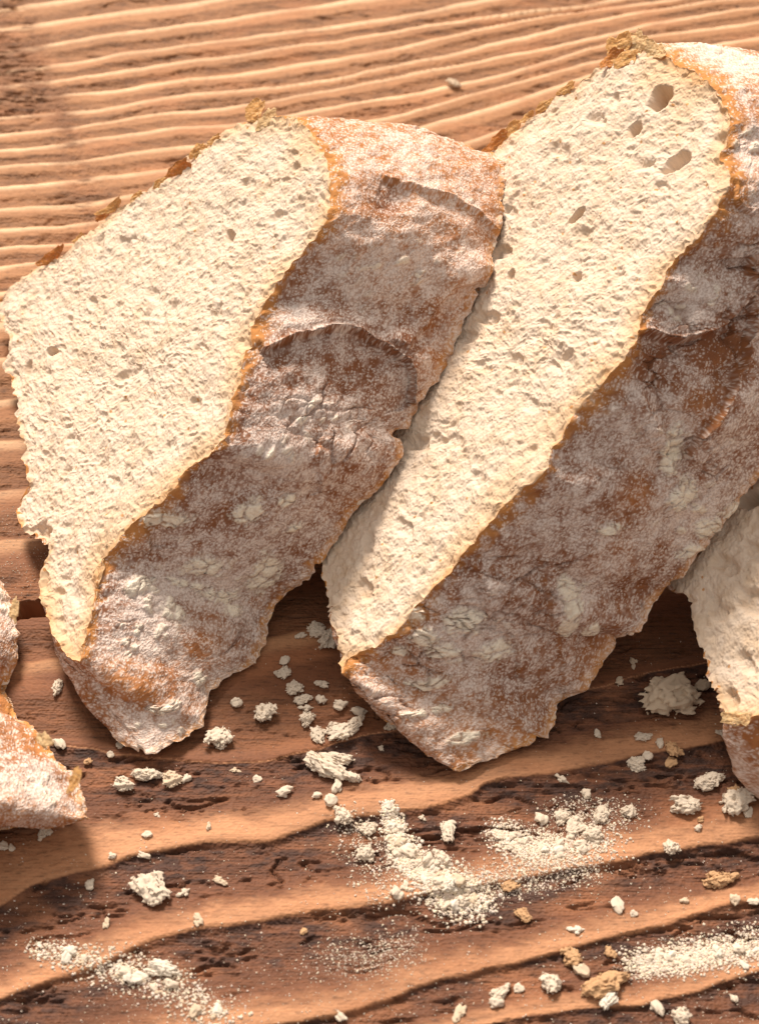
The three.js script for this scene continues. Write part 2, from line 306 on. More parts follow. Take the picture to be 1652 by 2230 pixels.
function breadSlice(o) {
  // 1. outline pairs: cut edge in front, far edge behind, as points in metres
  const n = o.normal || NRM, p0 = onBoard(o.base[0], o.base[1], o.baseY), shift = new THREE.Vector3(...o.shift), p1 = p0.clone().add(shift);
  const nodes = o.nodes.map(([fx, fy, bx, by, gold, brown]) => {
    const f = onPlane(fx, fy, n, p0); if (f.y < 0.001) f.y = 0.001;
    let b = bx === null ? f.clone().add(shift) : onPlane(bx, by, n, p1);
    if (b.y < 0.001) { if (bx === null) b.y = 0.001; else b = onBoard(bx, by, 0.001); }
    return [f.x, f.y, f.z, b.x, b.y, b.z, gold * 0.001, brown];
  });
  const N = o.N, M = o.M, R = o.R, S = closedSpline(nodes, N), C = S.pts;
  { // where the crumb is torn rather than cut through crust, its outline wanders
    for (let i = 0; i < N; i++) {
      const q = C[i], ju = i / N * S.length, w = 0.35 + 0.65 * (1 - smooth(0.0008, 0.0030, q[6])), k = w * (0.0021 * fbm(ju * 130, o.seed, 4.5, 3) + 0.0008 * noise(ju * 560, o.seed, 2.5));
      const cx = onPlane(o.centre[0], o.centre[1], n, p0), dx = q[0] - cx.x, dy = q[1] - cx.y, dz = q[2] - cx.z, l = Math.hypot(dx, dy, dz);
      q[0] += dx / l * k; q[1] = Math.max(0.001, q[1] + dy / l * k); q[2] += dz / l * k;
    }
  }
  const ctr = onPlane(o.centre[0], o.centre[1], n, p0), bctr = new THREE.Vector3(); C.forEach((q) => { bctr.x += q[3] / N; bctr.y += q[4] / N; bctr.z += q[5] / N; });
  const ax = new THREE.Vector3(0, 0, -1).addScaledVector(n, n.z).normalize(), ay = new THREE.Vector3().crossVectors(n, ax); // axes in the cut face
  const seed = o.seed;
  // 2. crust: base surface between the two outlines, gently bulging
  const NV = M + 1, P = new Float32Array(N * NV * 3);
  let vlen = 0;
  for (let i = 0; i < N; i++) {
    const q = C[i], ju = i / N * S.length, jag = 0.07 * fbm(ju * 70, seed, 0.5, 4) + 0.018 * noise(ju * 520, seed, 3.5) * smooth(0.0, 0.5, noise(ju * 70, seed, 14)) - 0.06 * smooth(0.38, 0.7, noise(ju * 190, seed, 9.5));
    vlen += Math.hypot(q[3] - q[0], q[4] - q[1], q[5] - q[2]) / N;
    for (let j = 0; j <= M; j++) { const v = j / M, w = v * (1 + jag * v); for (let e = 0; e < 3; e++) P[(j * N + i) * 3 + e] = lerp(q[e], q[e + 3], w); }
  }
  let NR = computeGrid(N, NV, P);
  { const i0 = 0; const dx = P[0] - ctr.x, dy = P[1] - ctr.y, dz = P[2] - ctr.z; if (NR[0] * dx + NR[1] * dy + NR[2] * dz < 0) for (let i = 0; i < NR.length; i++) NR[i] = -NR[i]; }
  for (let j = 0; j <= M; j++) for (let i = 0; i < N; i++) { const v = j / M, a = (j * N + i) * 3, s = o.bulge * 4 * v * (1 - v); for (let e = 0; e < 3; e++) P[a + e] += NR[a + e] * s; }
  // 3. marks found on the surface: nearest base point gives their place along (u) and across (v) the crust, in metres
  const seen = [];
  for (let j = 0; j <= M; j += 2) for (let i = 0; i < N; i += 2) { const a = (j * N + i) * 3; const vx = camera.position.x - P[a], vy = camera.position.y - P[a + 1], vz = camera.position.z - P[a + 2]; if (NR[a] * vx + NR[a + 1] * vy + NR[a + 2] * vz > 0) { const s = sheet(P[a], P[a + 1], P[a + 2]); seen.push([s[0], s[1], i / N * S.length, j / M * vlen]); } }
  const uvOf = ([x, y]) => { let best = 1e9, r = null; for (const s of seen) { const d = (s[0] - x) ** 2 + (s[1] - y) ** 2; if (d < best) { best = d; r = s; } } return [r[2], r[3]]; };
  const K = 0.000105; // metres to a unit of the sheet, for sizes of marks
  const clumps = (o.clumps || []).map(([x, y, rx, ry]) => { const [u, v] = uvOf([x, y]), [u2, v2] = uvOf([x, y - 12]), l = Math.hypot(u2 - u, v2 - v) || 1; return { u, v, cx: (u2 - u) / l, cy: (v2 - v) / l, rx: rx * K * 1.35, ry: ry * K * 1.35 }; });
  const patches = (o.patches || []).map(([x, y, r, flour, brown]) => { const [u, v] = uvOf([x, y]); return { u, v, r: r * K * 1.3, flour, brown: brown || 0 }; });
  const hollows = (o.hollows || []).map(([x, y, r, d]) => { const [u, v] = uvOf([x, y]); return { u, v, r: r * K * 1.3, d: d * 0.001 }; });
  const folds = (o.folds || []).map(({ line, step, lip, width }) => ({ line: line.map(uvOf), step: step * 0.001, lip: lip * 0.001, width: (width || 5) * 0.001 }));
  const foldAt = (f, u, v) => { // signed distance to a fold line: positive on its higher, overlapping side
    let best = 1e9, sd = 0, end = false; const L = f.line;
    for (let i = 0; i < L.length - 1; i++) {
      const ax = L[i][0], ay = L[i][1], bx = L[i + 1][0] - ax, by = L[i + 1][1] - ay, ll = bx * bx + by * by || 1e-12; const tr = ((u - ax) * bx + (v - ay) * by) / ll, t = clamp(tr);
      const dx = u - ax - bx * t, dy = v - ay - by * t, d = dx * dx + dy * dy; if (d < best) { best = d; sd = bx * dy - by * dx; end = (i === 0 && tr < 0) || (i === L.length - 2 && tr > 1); }
    }
    return [Math.sqrt(best) * (sd < 0 ? -1 : 1), end];
  };
  const side = o.foldSide || 1;
  const F = { h: 0, flour: 0, brown: 0, crack: 0, clump: 0 };
  function crustAt(u, v, px, py, pz, front, brown0) { // relief (m) and what the skin is made of; front: metres from the cut edge
    let h = 0, flour = 0.56 + 0.40 * fbm(px * 75, py * 75, pz * 75 + seed, 3), brown = 0.12 + brown0 + 0.35 * fbm(px * 55, py * 55, pz * 55 + seed + 9, 2), clump = 0, crack = 0;
    for (const q of patches) { const d = ((u - q.u) ** 2 + (v - q.v) ** 2) / (q.r * q.r); if (d < 6) { const w = Math.exp(-d * 1.4); flour += q.flour * w; brown += q.brown * w; } }
    h += 0.0021 * fbm(px * 70, py * 70, pz * 70 + seed, 3);
    for (const q of hollows) { const d = ((u - q.u) ** 2 + (v - q.v) ** 2) / (q.r * q.r); if (d < 6) h -= q.d * Math.exp(-d * 1.3); }
    for (const f of folds) {
      const wob = 0.0005 * noise(px * 420, py * 420, pz * 420), [d0, end] = foldAt(f, u, v), d = d0 * side + wob; if (end || Math.abs(d) > f.width * 2) continue;
      const fall = 1 - smooth(f.width * 0.4, f.width * 2, Math.abs(d));
      h += fall * (f.step * (smooth(-0.00025, 0.00025, d) - 0.5) + f.lip * Math.exp(-((d - 0.0004) ** 2) / (0.0005 * 0.0005)));
      if (d > -0.0002 && d < 0.0006) { flour -= 0.1; brown -= 0.15; }
    }
    for (const q of clumps) {
      const du = u - q.u, dv = v - q.v, a = du * q.cx + dv * q.cy, b = -du * q.cy + dv * q.cx; // a runs up the sheet
      const d = Math.hypot(b / q.rx, a / q.ry) * 1.0 + 0.55 * fbm(px * 300, py * 300, pz * 300 + seed, 4) + 0.16 * noise(px * 1000, py * 1000, pz * 1000);
      if (d < 1.5) { const w = 1 - smooth(0.60, 1.04, d + 0.32 * noise(px * 1900, py * 1900, pz * 1900)); clump = Math.max(clump, w); crack = Math.max(crack, 0.28 * smooth(0.86, 1.02, d) * (1 - smooth(1.05, 1.25, d)) * smooth(-0.2, 0.3, noise(u * 400, v * 400, 3))); }
    }
    // random smaller flour clods where the flour is thick
    cells(u * 300 + seed, v * 300, 3); const cid = CELL.id, cd = CELL.f1 + 0.3 * noise(px * 700, py * 700, pz * 700);
    const clod = (1 - smooth(0.22, 0.36, cd)) * (cid > 0.50 ? 1 : 0) * smooth(0.60, 0.9, flour); clump = Math.max(clump, 0.8 * clod);
    // cracks: cell borders, drawn out across the slice, only in places
    const wu = u + 0.0012 * noise(u * 260, v * 260, seed), wv = v + 0.0012 * noise(u * 260, v * 260, seed + 5);
    cells(wu * 105 * (o.crackU || 1) + seed * 3, wv * 105 * (o.crackV || 1), 11); const e1 = CELL.f2 - CELL.f1;
    cells(wu * 280 * (o.crackU || 1) + seed, wv * 280 * (o.crackV || 1), 23); const e2 = CELL.f2 - CELL.f1, id2 = CELL.id;
    const where = smooth(0.05, 0.42, noise(px * 48, py * 48, pz * 48 + seed * 2) + (o.crackMore || 0));
    clump *= 0.25 + 0.75 * smooth(0.03, 0.16, e2); crack = Math.max(crack, where * (1 - smooth(0.02, 0.075, e1)) * smooth(-0.45, 0.1, noise(u * 130, v * 130, 7)), where * 0.55 * (1 - smooth(0.03, 0.13, e2)) * smooth(-0.1, 0.4, noise(u * 150, v * 150, 17)));
    h += where * 0.00018 * (id2 - 0.5) * smooth(0.03, 0.16, e2);
    h += 0.0007 * clump - 0.0008 * crack + 0.00062 * fbm(px * 300, py * 300, pz * 300 + seed, 4) - 0.00035 * Math.abs(noise(px * 240, py * 240, pz * 240 + seed));
    F.h = h; F.flour = flour; F.brown = brown; F.crack = crack; F.clump = clump; return F;
  }
  const warp = (x, y, z, k, out) => { out[0] = k * (0.00075 * noise(x * 210, y * 210, z * 210 + seed) + 0.00055 * noise(x * 640, y * 640, z * 640)); out[1] = k * (0.00075 * noise(x * 210 + 40, y * 210, z * 210 + seed) + 0.00055 * noise(x * 640 + 40, y * 640, z * 640)); out[2] = k * (0.00075 * noise(x * 210, y * 210 + 40, z * 210 + seed) + 0.00055 * noise(x * 640, y * 640 + 40, z * 640)); };
  // 4. crust mesh with its own colour and fine relief
  const cn = new THREE.Vector3(0.25, 0.72, 0.65).normalize(), g1 = new THREE.Vector3(1, 0, 0).addScaledVector(cn, -cn.x).normalize(), g2 = new THREE.Vector3().crossVectors(cn, g1);
  const TW = o.TW, TH = o.TH, col = new Uint8Array(TW * TH * 4), bmp = new Uint8Array(TW * TH * 4), c = [0, 0, 0];
  for (let b = 0; b < TH; b++) {
    const fj = b / (TH - 1) * M, j = Math.min(M - 1, Math.floor(fj)), ej = fj - j;
    for (let a = 0; a < TW; a++) {
      const fi = a / TW * N, i = Math.floor(fi) % N, ei = fi - Math.floor(fi), i2 = (i + 1) % N, A = (j * N + i) * 3, B = (j * N + i2) * 3, Cc = A + N * 3, Dd = B + N * 3;
      const x = lerp(lerp(P[A], P[B], ei), lerp(P[Cc], P[Dd], ei), ej), y = lerp(lerp(P[A + 1], P[B + 1], ei), lerp(P[Cc + 1], P[Dd + 1], ei), ej), z = lerp(lerp(P[A + 2], P[B + 2], ei), lerp(P[Cc + 2], P[Dd + 2], ei), ej);
      const u = a / TW * S.length, v = b / (TH - 1) * vlen, q = C[i], f = crustAt(u, v, x, y, z, v, q[7]), k = (b * TW + a) * 4;
      const fine = noise(x * 1500, y * 1500, z * 1500), fine2 = noise(x * 3100 + 9, y * 3100, z * 3100), med = noise(x * 620, y * 620, z * 620 + 4);
      c[0] = ORANGE[0]; c[1] = ORANGE[1]; c[2] = ORANGE[2];
      mix3(c, BROWN, clamp(f.brown + 0.25 * med));
      const edge = v + 0.0016 * med + 0.0018 * fbm(x * 190, y * 190, z * 190, 2);                    // baked gold rim of the cut
      const rv = 0.3 + 1.3 * smooth(-0.4, 0.4, noise(x * 75, y * 75, z * 75 + seed)), rim = 1 - smooth(0.0, 0.0012 + 1.0 * q[6] * rv, edge);
      mix3(c, [0.52, 0.23, 0.072], 0.8 * rim);
      const tear = vlen - v + 0.0012 * med; mix3(c, [0.55, 0.25, 0.075], 0.75 * (1 - smooth(0.0006, 0.0032, tear)));
      const fl = clamp(f.flour * (1 - 0.75 * rim));
      const ga = x * g1.x + y * g1.y + z * g1.z, gb = x * g2.x + y * g2.y + z * g2.z; cells(ga * 1500, gb * 1500, 61); const film = fbm(x * 330, y * 330, z * 330 + seed, 4); let dens = clamp(fl * 1.0 + 0.75 * film + 0.16 * fine), speck = CELL.id < dens ? (1 - smooth(0.28, 0.44, CELL.f1)) * (0.65 + 0.35 * CELL.id / (dens + 0.01)) : 0;
      cells(ga * 2900, gb * 2900, 83); if (CELL.id < dens * 0.8) speck = Math.max(speck, 0.8 * (1 - smooth(0.28, 0.52, CELL.f1)));
      mix3(c, FLOUR, 0.66 * speck * smooth(0.05, 0.35, fl + 0.2));
      mix3(c, FLOUR, 0.52 * smooth(0.18, 1.10, fl + 0.60 * film + 0.30 * fine));
      mix3(c, [0.82, 0.72, 0.57], 0.95 * f.clump * (0.8 + 0.2 * smooth(-0.3, 0.3, fine)));
      mix3(c, BROWN, 0.4 * f.crack);
      col[k] = enc(c[0]); col[k + 1] = enc(c[1]); col[k + 2] = enc(c[2]); col[k + 3] = 255;
      const hb = 0.42 + 0.20 * speck + 0.16 * fine2 + 0.14 * med - 0.3 * f.crack; bmp[k] = bmp[k + 1] = bmp[k + 2] = clamp(Math.round(hb * 255), 0, 255); bmp[k + 3] = 255;
    }
  }
  const W3 = [0, 0, 0], edgeRing = new Float32Array(N * 3);
  const NU = N + 1, pos = new Float32Array(NU * NV * 3), uv = new Float32Array(NU * NV * 2), idx = new Uint32Array(N * M * 6);
  for (let j = 0; j <= M; j++) for (let i = 0; i <= N; i++) {
    const ii = i % N, a = (j * N + ii) * 3, t = (j * NU + i) * 3, v = j / M * vlen, f = crustAt(ii / N * S.length, v, P[a], P[a + 1], P[a + 2], v, 0);
    warp(P[a], P[a + 1], P[a + 2], 1 - 0.72 * smooth(0.0006, 0.004, v) * (1 - smooth(vlen - 0.003, vlen - 0.0005, v)), W3);
    const s = f.h * smooth(0, 0.0022, v);
    for (let e = 0; e < 3; e++) pos[t + e] = P[a + e] + W3[e] + NR[a + e] * s;
    pos[t + 1] = Math.max(pos[t + 1], 0.0004);
    if (j === 0 && i < N) for (let e = 0; e < 3; e++) edgeRing[i * 3 + e] = pos[t + e];
    uv[(j * NU + i) * 2] = i / N; uv[(j * NU + i) * 2 + 1] = (j / M * (TH - 1) + 0.5) / TH;
  }
  let qn = 0; for (let j = 0; j < M; j++) for (let i = 0; i < N; i++) { const a = j * NU + i; idx[qn++] = a; idx[qn++] = a + 1; idx[qn++] = a + NU; idx[qn++] = a + 1; idx[qn++] = a + NU + 1; idx[qn++] = a + NU; }
  const backRing = (i) => [pos[(M * NU + i % N) * 3], pos[(M * NU + i % N) * 3 + 1], pos[(M * NU + i % N) * 3 + 2]];
  const mk = (p, u, ix, m, name, parent) => { const g = new THREE.BufferGeometry(); g.setAttribute('position', new THREE.BufferAttribute(p, 3)); g.setAttribute('uv', new THREE.BufferAttribute(u, 2)); g.setIndex(new THREE.BufferAttribute(ix, 1)); g.computeVertexNormals(); const me = new THREE.Mesh(g, m); me.name = name; parent.add(me); return me; };
  const root = new THREE.Group(); root.name = o.name;
  const ct = texture(TW, TH, col, true), cb = texture(TW, TH, bmp); ct.wrapS = cb.wrapS = THREE.RepeatWrapping; ct.wrapT = cb.wrapT = THREE.ClampToEdgeWrapping;
  ct.wrapT = cb.wrapT = THREE.RepeatWrapping;
  mk(pos, uv, idx, Object.assign(new THREE.MeshPhysicalMaterial({ map: ct, bumpMap: cb, bumpScale: 0.0005, roughness: 0.95, specularIntensity: 0.2 }), { name: 'floured crust' }), 'crust', root);
  // 5. crumb: the cut face, torn and full of pores
  const holes = (o.holes || []).map(([x, y, rx, ry, d, rot]) => { const p = onPlane(x, y, n, p0).sub(p0); return { a: p.dot(ax), b: p.dot(ay), rx: rx * K, ry: ry * K, d: d * 0.001, c: Math.cos(rot || 0), s: Math.sin(rot || 0) }; });
  const H = { h: 0, pore: 0 };
  function crumbAt(a, b) { // a, b: metres in the face
    const ra = a * 0.80 + b * 0.60, rb = -a * 0.60 + b * 0.80; // pores are drawn out one way
    let h = 0.0026 * fbm(a * 48, b * 48, seed, 2) + 0.0009 * fbm(ra * 140, rb * 230, seed + 3, 3), pore = 0;
    const wa = ra + 0.0016 * noise(ra * 170, rb * 170, seed + 8), wb = rb + 0.0016 * noise(ra * 170, rb * 170, seed + 18);
    cells(wa * 105, wb * 165, 5 + seed); let r = 0.09 + 0.33 * CELL.id ** 7, d = CELL.f1 / r + 0.5 * noise(wa * 420, wb * 420, seed); if (d < 1 && CELL.id > 0.55) { const w = (1 - d * d) ** 2; h -= 0.0018 * r * 2.0 * w; pore = Math.max(pore, w * 0.7); }
    cells(wa * 270, wb * 400, 9 + seed); h -= 0.0005 * (0.35 + 0.65 * CELL.id) * smooth(0.02, 0.55, CELL.f2 - CELL.f1);
    cells(wa * 620, wb * 820, 15 + seed); h -= 0.00022 * (0.3 + 0.7 * CELL.id) * smooth(0.02, 0.55, CELL.f2 - CELL.f1);
    h += 0.00018 * noise(ra * 900, rb * 1300, seed + 6);
    for (const q of holes) { const da = a - q.a, db = b - q.b, e = (da * q.c + db * q.s) / q.rx, g = (-da * q.s + db * q.c) / q.ry, dd = Math.hypot(e, g) + 0.22 * noise(a * 420, b * 420, 3); if (dd < 1.25) { const w = 1 - smooth(0.55, 1.1, dd); h -= q.d * w; pore = Math.max(pore, w); } }
    H.h = 0.72 * h; H.pore = pore; return H;
  }
  { // face texture in metres over the face
    let a0 = 1, a1 = -1, b0 = 1, b1 = -1; for (const q of C) { const dx = q[0] - p0.x, dy = q[1] - p0.y, dz = q[2] - p0.z, a = dx * ax.x + dy * ax.y + dz * ax.z, b = dx * ay.x + dy * ay.y + dz * ay.z; a0 = Math.min(a0, a); a1 = Math.max(a1, a); b0 = Math.min(b0, b); b1 = Math.max(b1, b); }
    a0 -= 0.002; a1 += 0.002; b0 -= 0.002; b1 += 0.002;
    const rim2 = []; for (let i = 0; i < N; i += 4) { const q = C[i], dx = q[0] - p0.x, dy = q[1] - p0.y, dz = q[2] - p0.z; rim2.push([dx * ax.x + dy * ax.y + dz * ax.z, dx * ay.x + dy * ay.y + dz * ay.z, q[6]]); }
    // distance to the rim on a coarse lattice (fine enough, then read smoothly)
    const GN = 96, GM = 96, rd = new Float32Array((GN + 1) * (GM + 1)), rg = new Float32Array((GN + 1) * (GM + 1));
    for (let j = 0; j <= GM; j++) for (let i = 0; i <= GN; i++) { const a = lerp(a0, a1, i / GN), b = lerp(b0, b1, j / GM); let best = 1e9, gw = 0, gs = 0; for (const q of rim2) { const d = (q[0] - a) ** 2 + (q[1] - b) ** 2; if (d < best) best = d; const w = 1 / (d + 4e-6) ** 2; gw += w; gs += w * q[2]; } rd[j * (GN + 1) + i] = Math.sqrt(best); rg[j * (GN + 1) + i] = gs / gw; }
    const look = (T, a, b) => { const x = clamp((a - a0) / (a1 - a0)) * (GN - 0.001), y = clamp((b - b0) / (b1 - b0)) * (GM - 0.001), i = Math.floor(x), j = Math.floor(y), e = x - i, f = y - j, k = j * (GN + 1) + i; return lerp(lerp(T[k], T[k + 1], e), lerp(T[k + GN + 1], T[k + GN + 2], e), f); };
    const FW = o.FW, FH = o.FH, fc = new Uint8Array(FW * FH * 4), fb = new Uint8Array(FW * FH * 4);
    for (let j = 0; j < FH; j++) for (let i = 0; i < FW; i++) {
      const a = lerp(a0, a1, (i + 0.5) / FW), b = lerp(b0, b1, (j + 0.5) / FH), k = (j * FW + i) * 4;
      const f = crumbAt(a, b), med = noise(a * 520, b * 520, seed + 2), pat = fbm(a * 110, b * 110, seed + 4, 3), fine = noise(a * 1900, b * 1900, seed);
      c[0] = CRUMB_LIGHT[0]; c[1] = CRUMB_LIGHT[1]; c[2] = CRUMB_LIGHT[2];
      mix3(c, [0.60, 0.415, 0.255], clamp(0.25 + 1.2 * pat + 0.6 * med) * 0.65);
      const d = look(rd, a, b), gw = look(rg, a, b), gv = 0.35 + 1.1 * smooth(-0.35, 0.45, noise(a * 70, b * 70, seed + 44)), e = d + 0.0010 * med + 0.0026 * pat;
      mix3(c, [0.66, 0.41, 0.20], 0.60 * (1 - smooth(-0.0005, 0.0004 + 2.6 * gw * gv, e)));
      mix3(c, GOLD, 0.6 * (1 - smooth(-0.0004, 0.0002 + 0.40 * gw * gv, e)));
      cells(a * 330, b * 330, 40 + seed); if (CELL.id > 0.90 && CELL.f1 < 0.11) mix3(c, [0.55, 0.24, 0.07], 0.8);
      const v = 1 + 0.05 * fine; fc[k] = enc(c[0] * v); fc[k + 1] = enc(c[1] * v); fc[k + 2] = enc(c[2] * v); fc[k + 3] = 255;
      const hb = 0.5 + 0.28 * noise(a * 1300, b * 1700, seed + 5) + 0.20 * fine; fb[k] = fb[k + 1] = fb[k + 2] = clamp(Math.round(hb * 255), 0, 255); fb[k + 3] = 255;
    }
    const fm = Object.assign(new THREE.MeshPhysicalMaterial({ map: texture(FW, FH, fc, true), bumpMap: texture(FW, FH, fb), bumpScale: 0.0004, roughness: 1.0, specularIntensity: 0.2, transmission: 0.1, thickness: 0 }), { name: 'crumb' });
    const rings = R, tot = N * rings + 1, pp = new Float32Array(tot * 3), uu = new Float32Array(tot * 2), ix = new Uint32Array((N * (rings - 1) * 2 + N) * 3);
    const put = (t, x, y, z, s) => {
      const dx = x - p0.x, dy = y - p0.y, dz = z - p0.z, a = dx * ax.x + dy * ax.y + dz * ax.z, b = dx * ay.x + dy * ay.y + dz * ay.z;
      const f = crumbAt(a, b), d = look(rd, a, b), k = f.h * smooth(0, 0.0016, s === 1 ? 0 : d); warp(x, y, z, 1 - 0.66 * smooth(0.0005, 0.004, s === 1 ? 0 : d), W3);
      pp[t * 3] = x + W3[0] + n.x * k; pp[t * 3 + 1] = Math.max(0.0004, y + W3[1] + n.y * k); pp[t * 3 + 2] = z + W3[2] + n.z * k;
      uu[t * 2] = (a - a0) / (a1 - a0); uu[t * 2 + 1] = (b - b0) / (b1 - b0);
    };
    for (let j = 0; j < rings; j++) { const s = 1 - Math.pow(j / rings, 1.12); for (let i = 0; i < N; i++) { const q = C[i], t = j * N + i; put(t, lerp(ctr.x, q[0], s), lerp(ctr.y, q[1], s), lerp(ctr.z, q[2], s), s); if (j === 0) for (let e = 0; e < 3; e++) pp[t * 3 + e] = edgeRing[i * 3 + e]; } }
    put(tot - 1, ctr.x, ctr.y, ctr.z, 0);
    let w = 0; for (let j = 0; j < rings - 1; j++) for (let i = 0; i < N; i++) { const a = j * N + i, b = j * N + (i + 1) % N; ix[w++] = a; ix[w++] = a + N; ix[w++] = b; ix[w++] = b; ix[w++] = a + N; ix[w++] = b + N; }
    for (let i = 0; i < N; i++) { ix[w++] = (rings - 1) * N + i; ix[w++] = tot - 1; ix[w++] = (rings - 1) * N + (i + 1) % N; }
    mk(pp, uu, ix, fm, 'crumb', root);
    // far side of the slice, same crumb
    const br = 14, bt = N * br + 1, bp = new Float32Array(bt * 3), bu = new Float32Array(bt * 2), bi = new Uint32Array((N * (br - 1) * 2 + N) * 3);
    const bput = (t, x, y, z, s) => { const dx = x - p1.x, dy = y - p1.y, dz = z - p1.z, a = dx * ax.x + dy * ax.y + dz * ax.z, b = dx * ay.x + dy * ay.y + dz * ay.z, k = s === 1 ? 0 : 0.0008 * fbm(a * 150, b * 150, 3, 3); bp[t * 3] = x - n.x * k; bp[t * 3 + 1] = Math.max(0.0004, y - n.y * k); bp[t * 3 + 2] = z - n.z * k; bu[t * 2] = (a - a0) / (a1 - a0); bu[t * 2 + 1] = (b - b0) / (b1 - b0); };
    
    for (let j = 0; j < br; j++) for (let i = 0; i < N; i++) { // first in along the inside of the crust, then across
      if (j === 0) { const q = backRing(i); bput(i, q[0], q[1], q[2], 1); continue; }
      const J = Math.round(M * (1 - 0.45 * Math.min(1, j / 4))), A = (J * N + i) * 3, s = j < 5 ? 1 : 1 - (j - 4) / (br - 4), dp = 0.0065 * Math.min(1, j / 2), cx = lerp(bctr.x, ctr.x, 0.45), cy = lerp(bctr.y, ctr.y, 0.45), cz = lerp(bctr.z, ctr.z, 0.45);
      bput(j * N + i, lerp(cx, P[A] - NR[A] * dp, s), lerp(cy, P[A + 1] - NR[A + 1] * dp, s), lerp(cz, P[A + 2] - NR[A + 2] * dp, s), s);
    }
    bput(bt - 1, lerp(bctr.x, ctr.x, 0.45), lerp(bctr.y, ctr.y, 0.45), lerp(bctr.z, ctr.z, 0.45), 0);
    w = 0; for (let j = 0; j < br - 1; j++) for (let i = 0; i < N; i++) { const a = j * N + i, b = j * N + (i + 1) % N; bi[w++] = a; bi[w++] = b; bi[w++] = a + N; bi[w++] = b; bi[w++] = b + N; bi[w++] = a + N; }
    for (let i = 0; i < N; i++) { bi[w++] = (br - 1) * N + i; bi[w++] = (br - 1) * N + (i + 1) % N; bi[w++] = bt - 1; }
    mk(bp, bu, bi, fm, 'crumb', root);
  }
  // 6. loose flakes of crust along the edges
  (o.flakes || []).forEach(([x, y, w, h, rot, lift, tone], i) => {
    const at = onPlane(x, y, n, p0), m = flake(w * K * 1.35, h * K * 1.35, seed * 10 + i, tone);
    m.position.copy(at).addScaledVector(n, 0.0004);
    { // long side along its edge of the slice, face between the crumb's own direction and upright
      const X = onPlane(x + 40 * Math.cos(rot), y - 40 * Math.sin(rot), n, p0).sub(at).normalize(), Z = n.clone().multiplyScalar(0.7).add(new THREE.Vector3(0, 0.25, 0.45)).addScaledVector(X, 0).normalize(), Y = new THREE.Vector3().crossVectors(Z, X).normalize(); Z.crossVectors(X, Y);
      m.quaternion.setFromRotationMatrix(new THREE.Matrix4().makeBasis(X, Y, Z)); m.rotateX((lift || 0.3) - 0.3);
    }
    root.add(m);
  });
  tag(root, o.label, 'bread', o.group);
  scene.add(shade(root));
  return root;
}
const flakeMats = [[0.72, 0.42, 0.15], [0.62, 0.27, 0.07], [0.78, 0.56, 0.29], [0.78, 0.65, 0.46]].map((c, i) => {
  const W = 128, d = new Uint8Array(W * W * 4), b = new Uint8Array(W * W * 4);
  for (let y = 0; y < W; y++) for (let x = 0; x < W; x++) { const k = (y * W + x) * 4, v = 1 + 0.45 * fbm(x / 11, y / 11, i * 7, 3), s = smooth(0.2, 0.5, noise(x / 4, y / 4, i + 3)) * 0.25; for (let e = 0; e < 3; e++) d[k + e] = enc(lerp(c[e] * v, FLOUR[e], s)); d[k + 3] = 255; b[k] = b[k + 1] = b[k + 2] = clamp(128 + 110 * fbm(x / 7, y / 7, i * 3 + 1, 3), 0, 255); b[k + 3] = 255; }
  const m = new THREE.MeshPhysicalMaterial({ map: texture(W, W, d, true), bumpMap: texture(W, W, b), bumpScale: 0.0005, roughness: 0.8, specularIntensity: 0.4, transmission: 0.42, thickness: 0 }); m.name = 'crust flake'; return m;
});
function flake(w, h, seed, tone = 0) { // a torn, curled scale of crust with real thickness
  const U = 22, V = 14, th = 0.00045, r = rng(seed * 97 + 5), bend = (r() - 0.3) * 1.5, pos = [], uv = [], idx = [];
  const edge = (a) => 0.72 + 0.34 * noise(Math.cos(a) * 1.7 + seed, Math.sin(a) * 1.7, 2.5) + 0.22 * noise(Math.cos(a) * 5 + seed, Math.sin(a) * 5, 7);
  for (let s = 0; s < 2; s++) for (let j = 0; j <= V; j++) for (let i = 0; i < U; i++) {
    const a = i / U * Math.PI * 2, q = j / V * edge(a), x = Math.cos(a) * q * w * 0.6, y = Math.sin(a) * q * h * 0.6;
    const z = bend * (x * x / w) + 0.16 * Math.min(w, h) * fbm(x / w * 3 + seed, y / h * 3, 1, 3) + (s ? -th * (1 - 0.8 * j / V) : 0);
    pos.push(x, y, z); uv.push(x / 0.012 + 0.5, y / 0.012 + 0.5);
  }
  const L = (V + 1) * U;
  for (let s = 0; s < 2; s++) for (let j = 0; j < V; j++) for (let i = 0; i < U; i++) { const a = s * L + j * U + i, b = s * L + j * U + (i + 1) % U; if (!s) idx.push(a, a + U, b, b, a + U, b + U); else idx.push(a, b, a + U, b, b + U, a + U); }
  for (let i = 0; i < U; i++) { const a = V * U + i, b = V * U + (i + 1) % U; idx.push(a, a + L, b, b, a + L, b + L); }
  const g = new THREE.BufferGeometry(); g.setAttribute('position', new THREE.Float32BufferAttribute(pos, 3)); g.setAttribute('uv', new THREE.Float32BufferAttribute(uv, 2)); g.setIndex(idx); g.computeVertexNormals();
  const m = new THREE.Mesh(g, flakeMats[tone]); m.name = 'crust_flake'; return m;
}

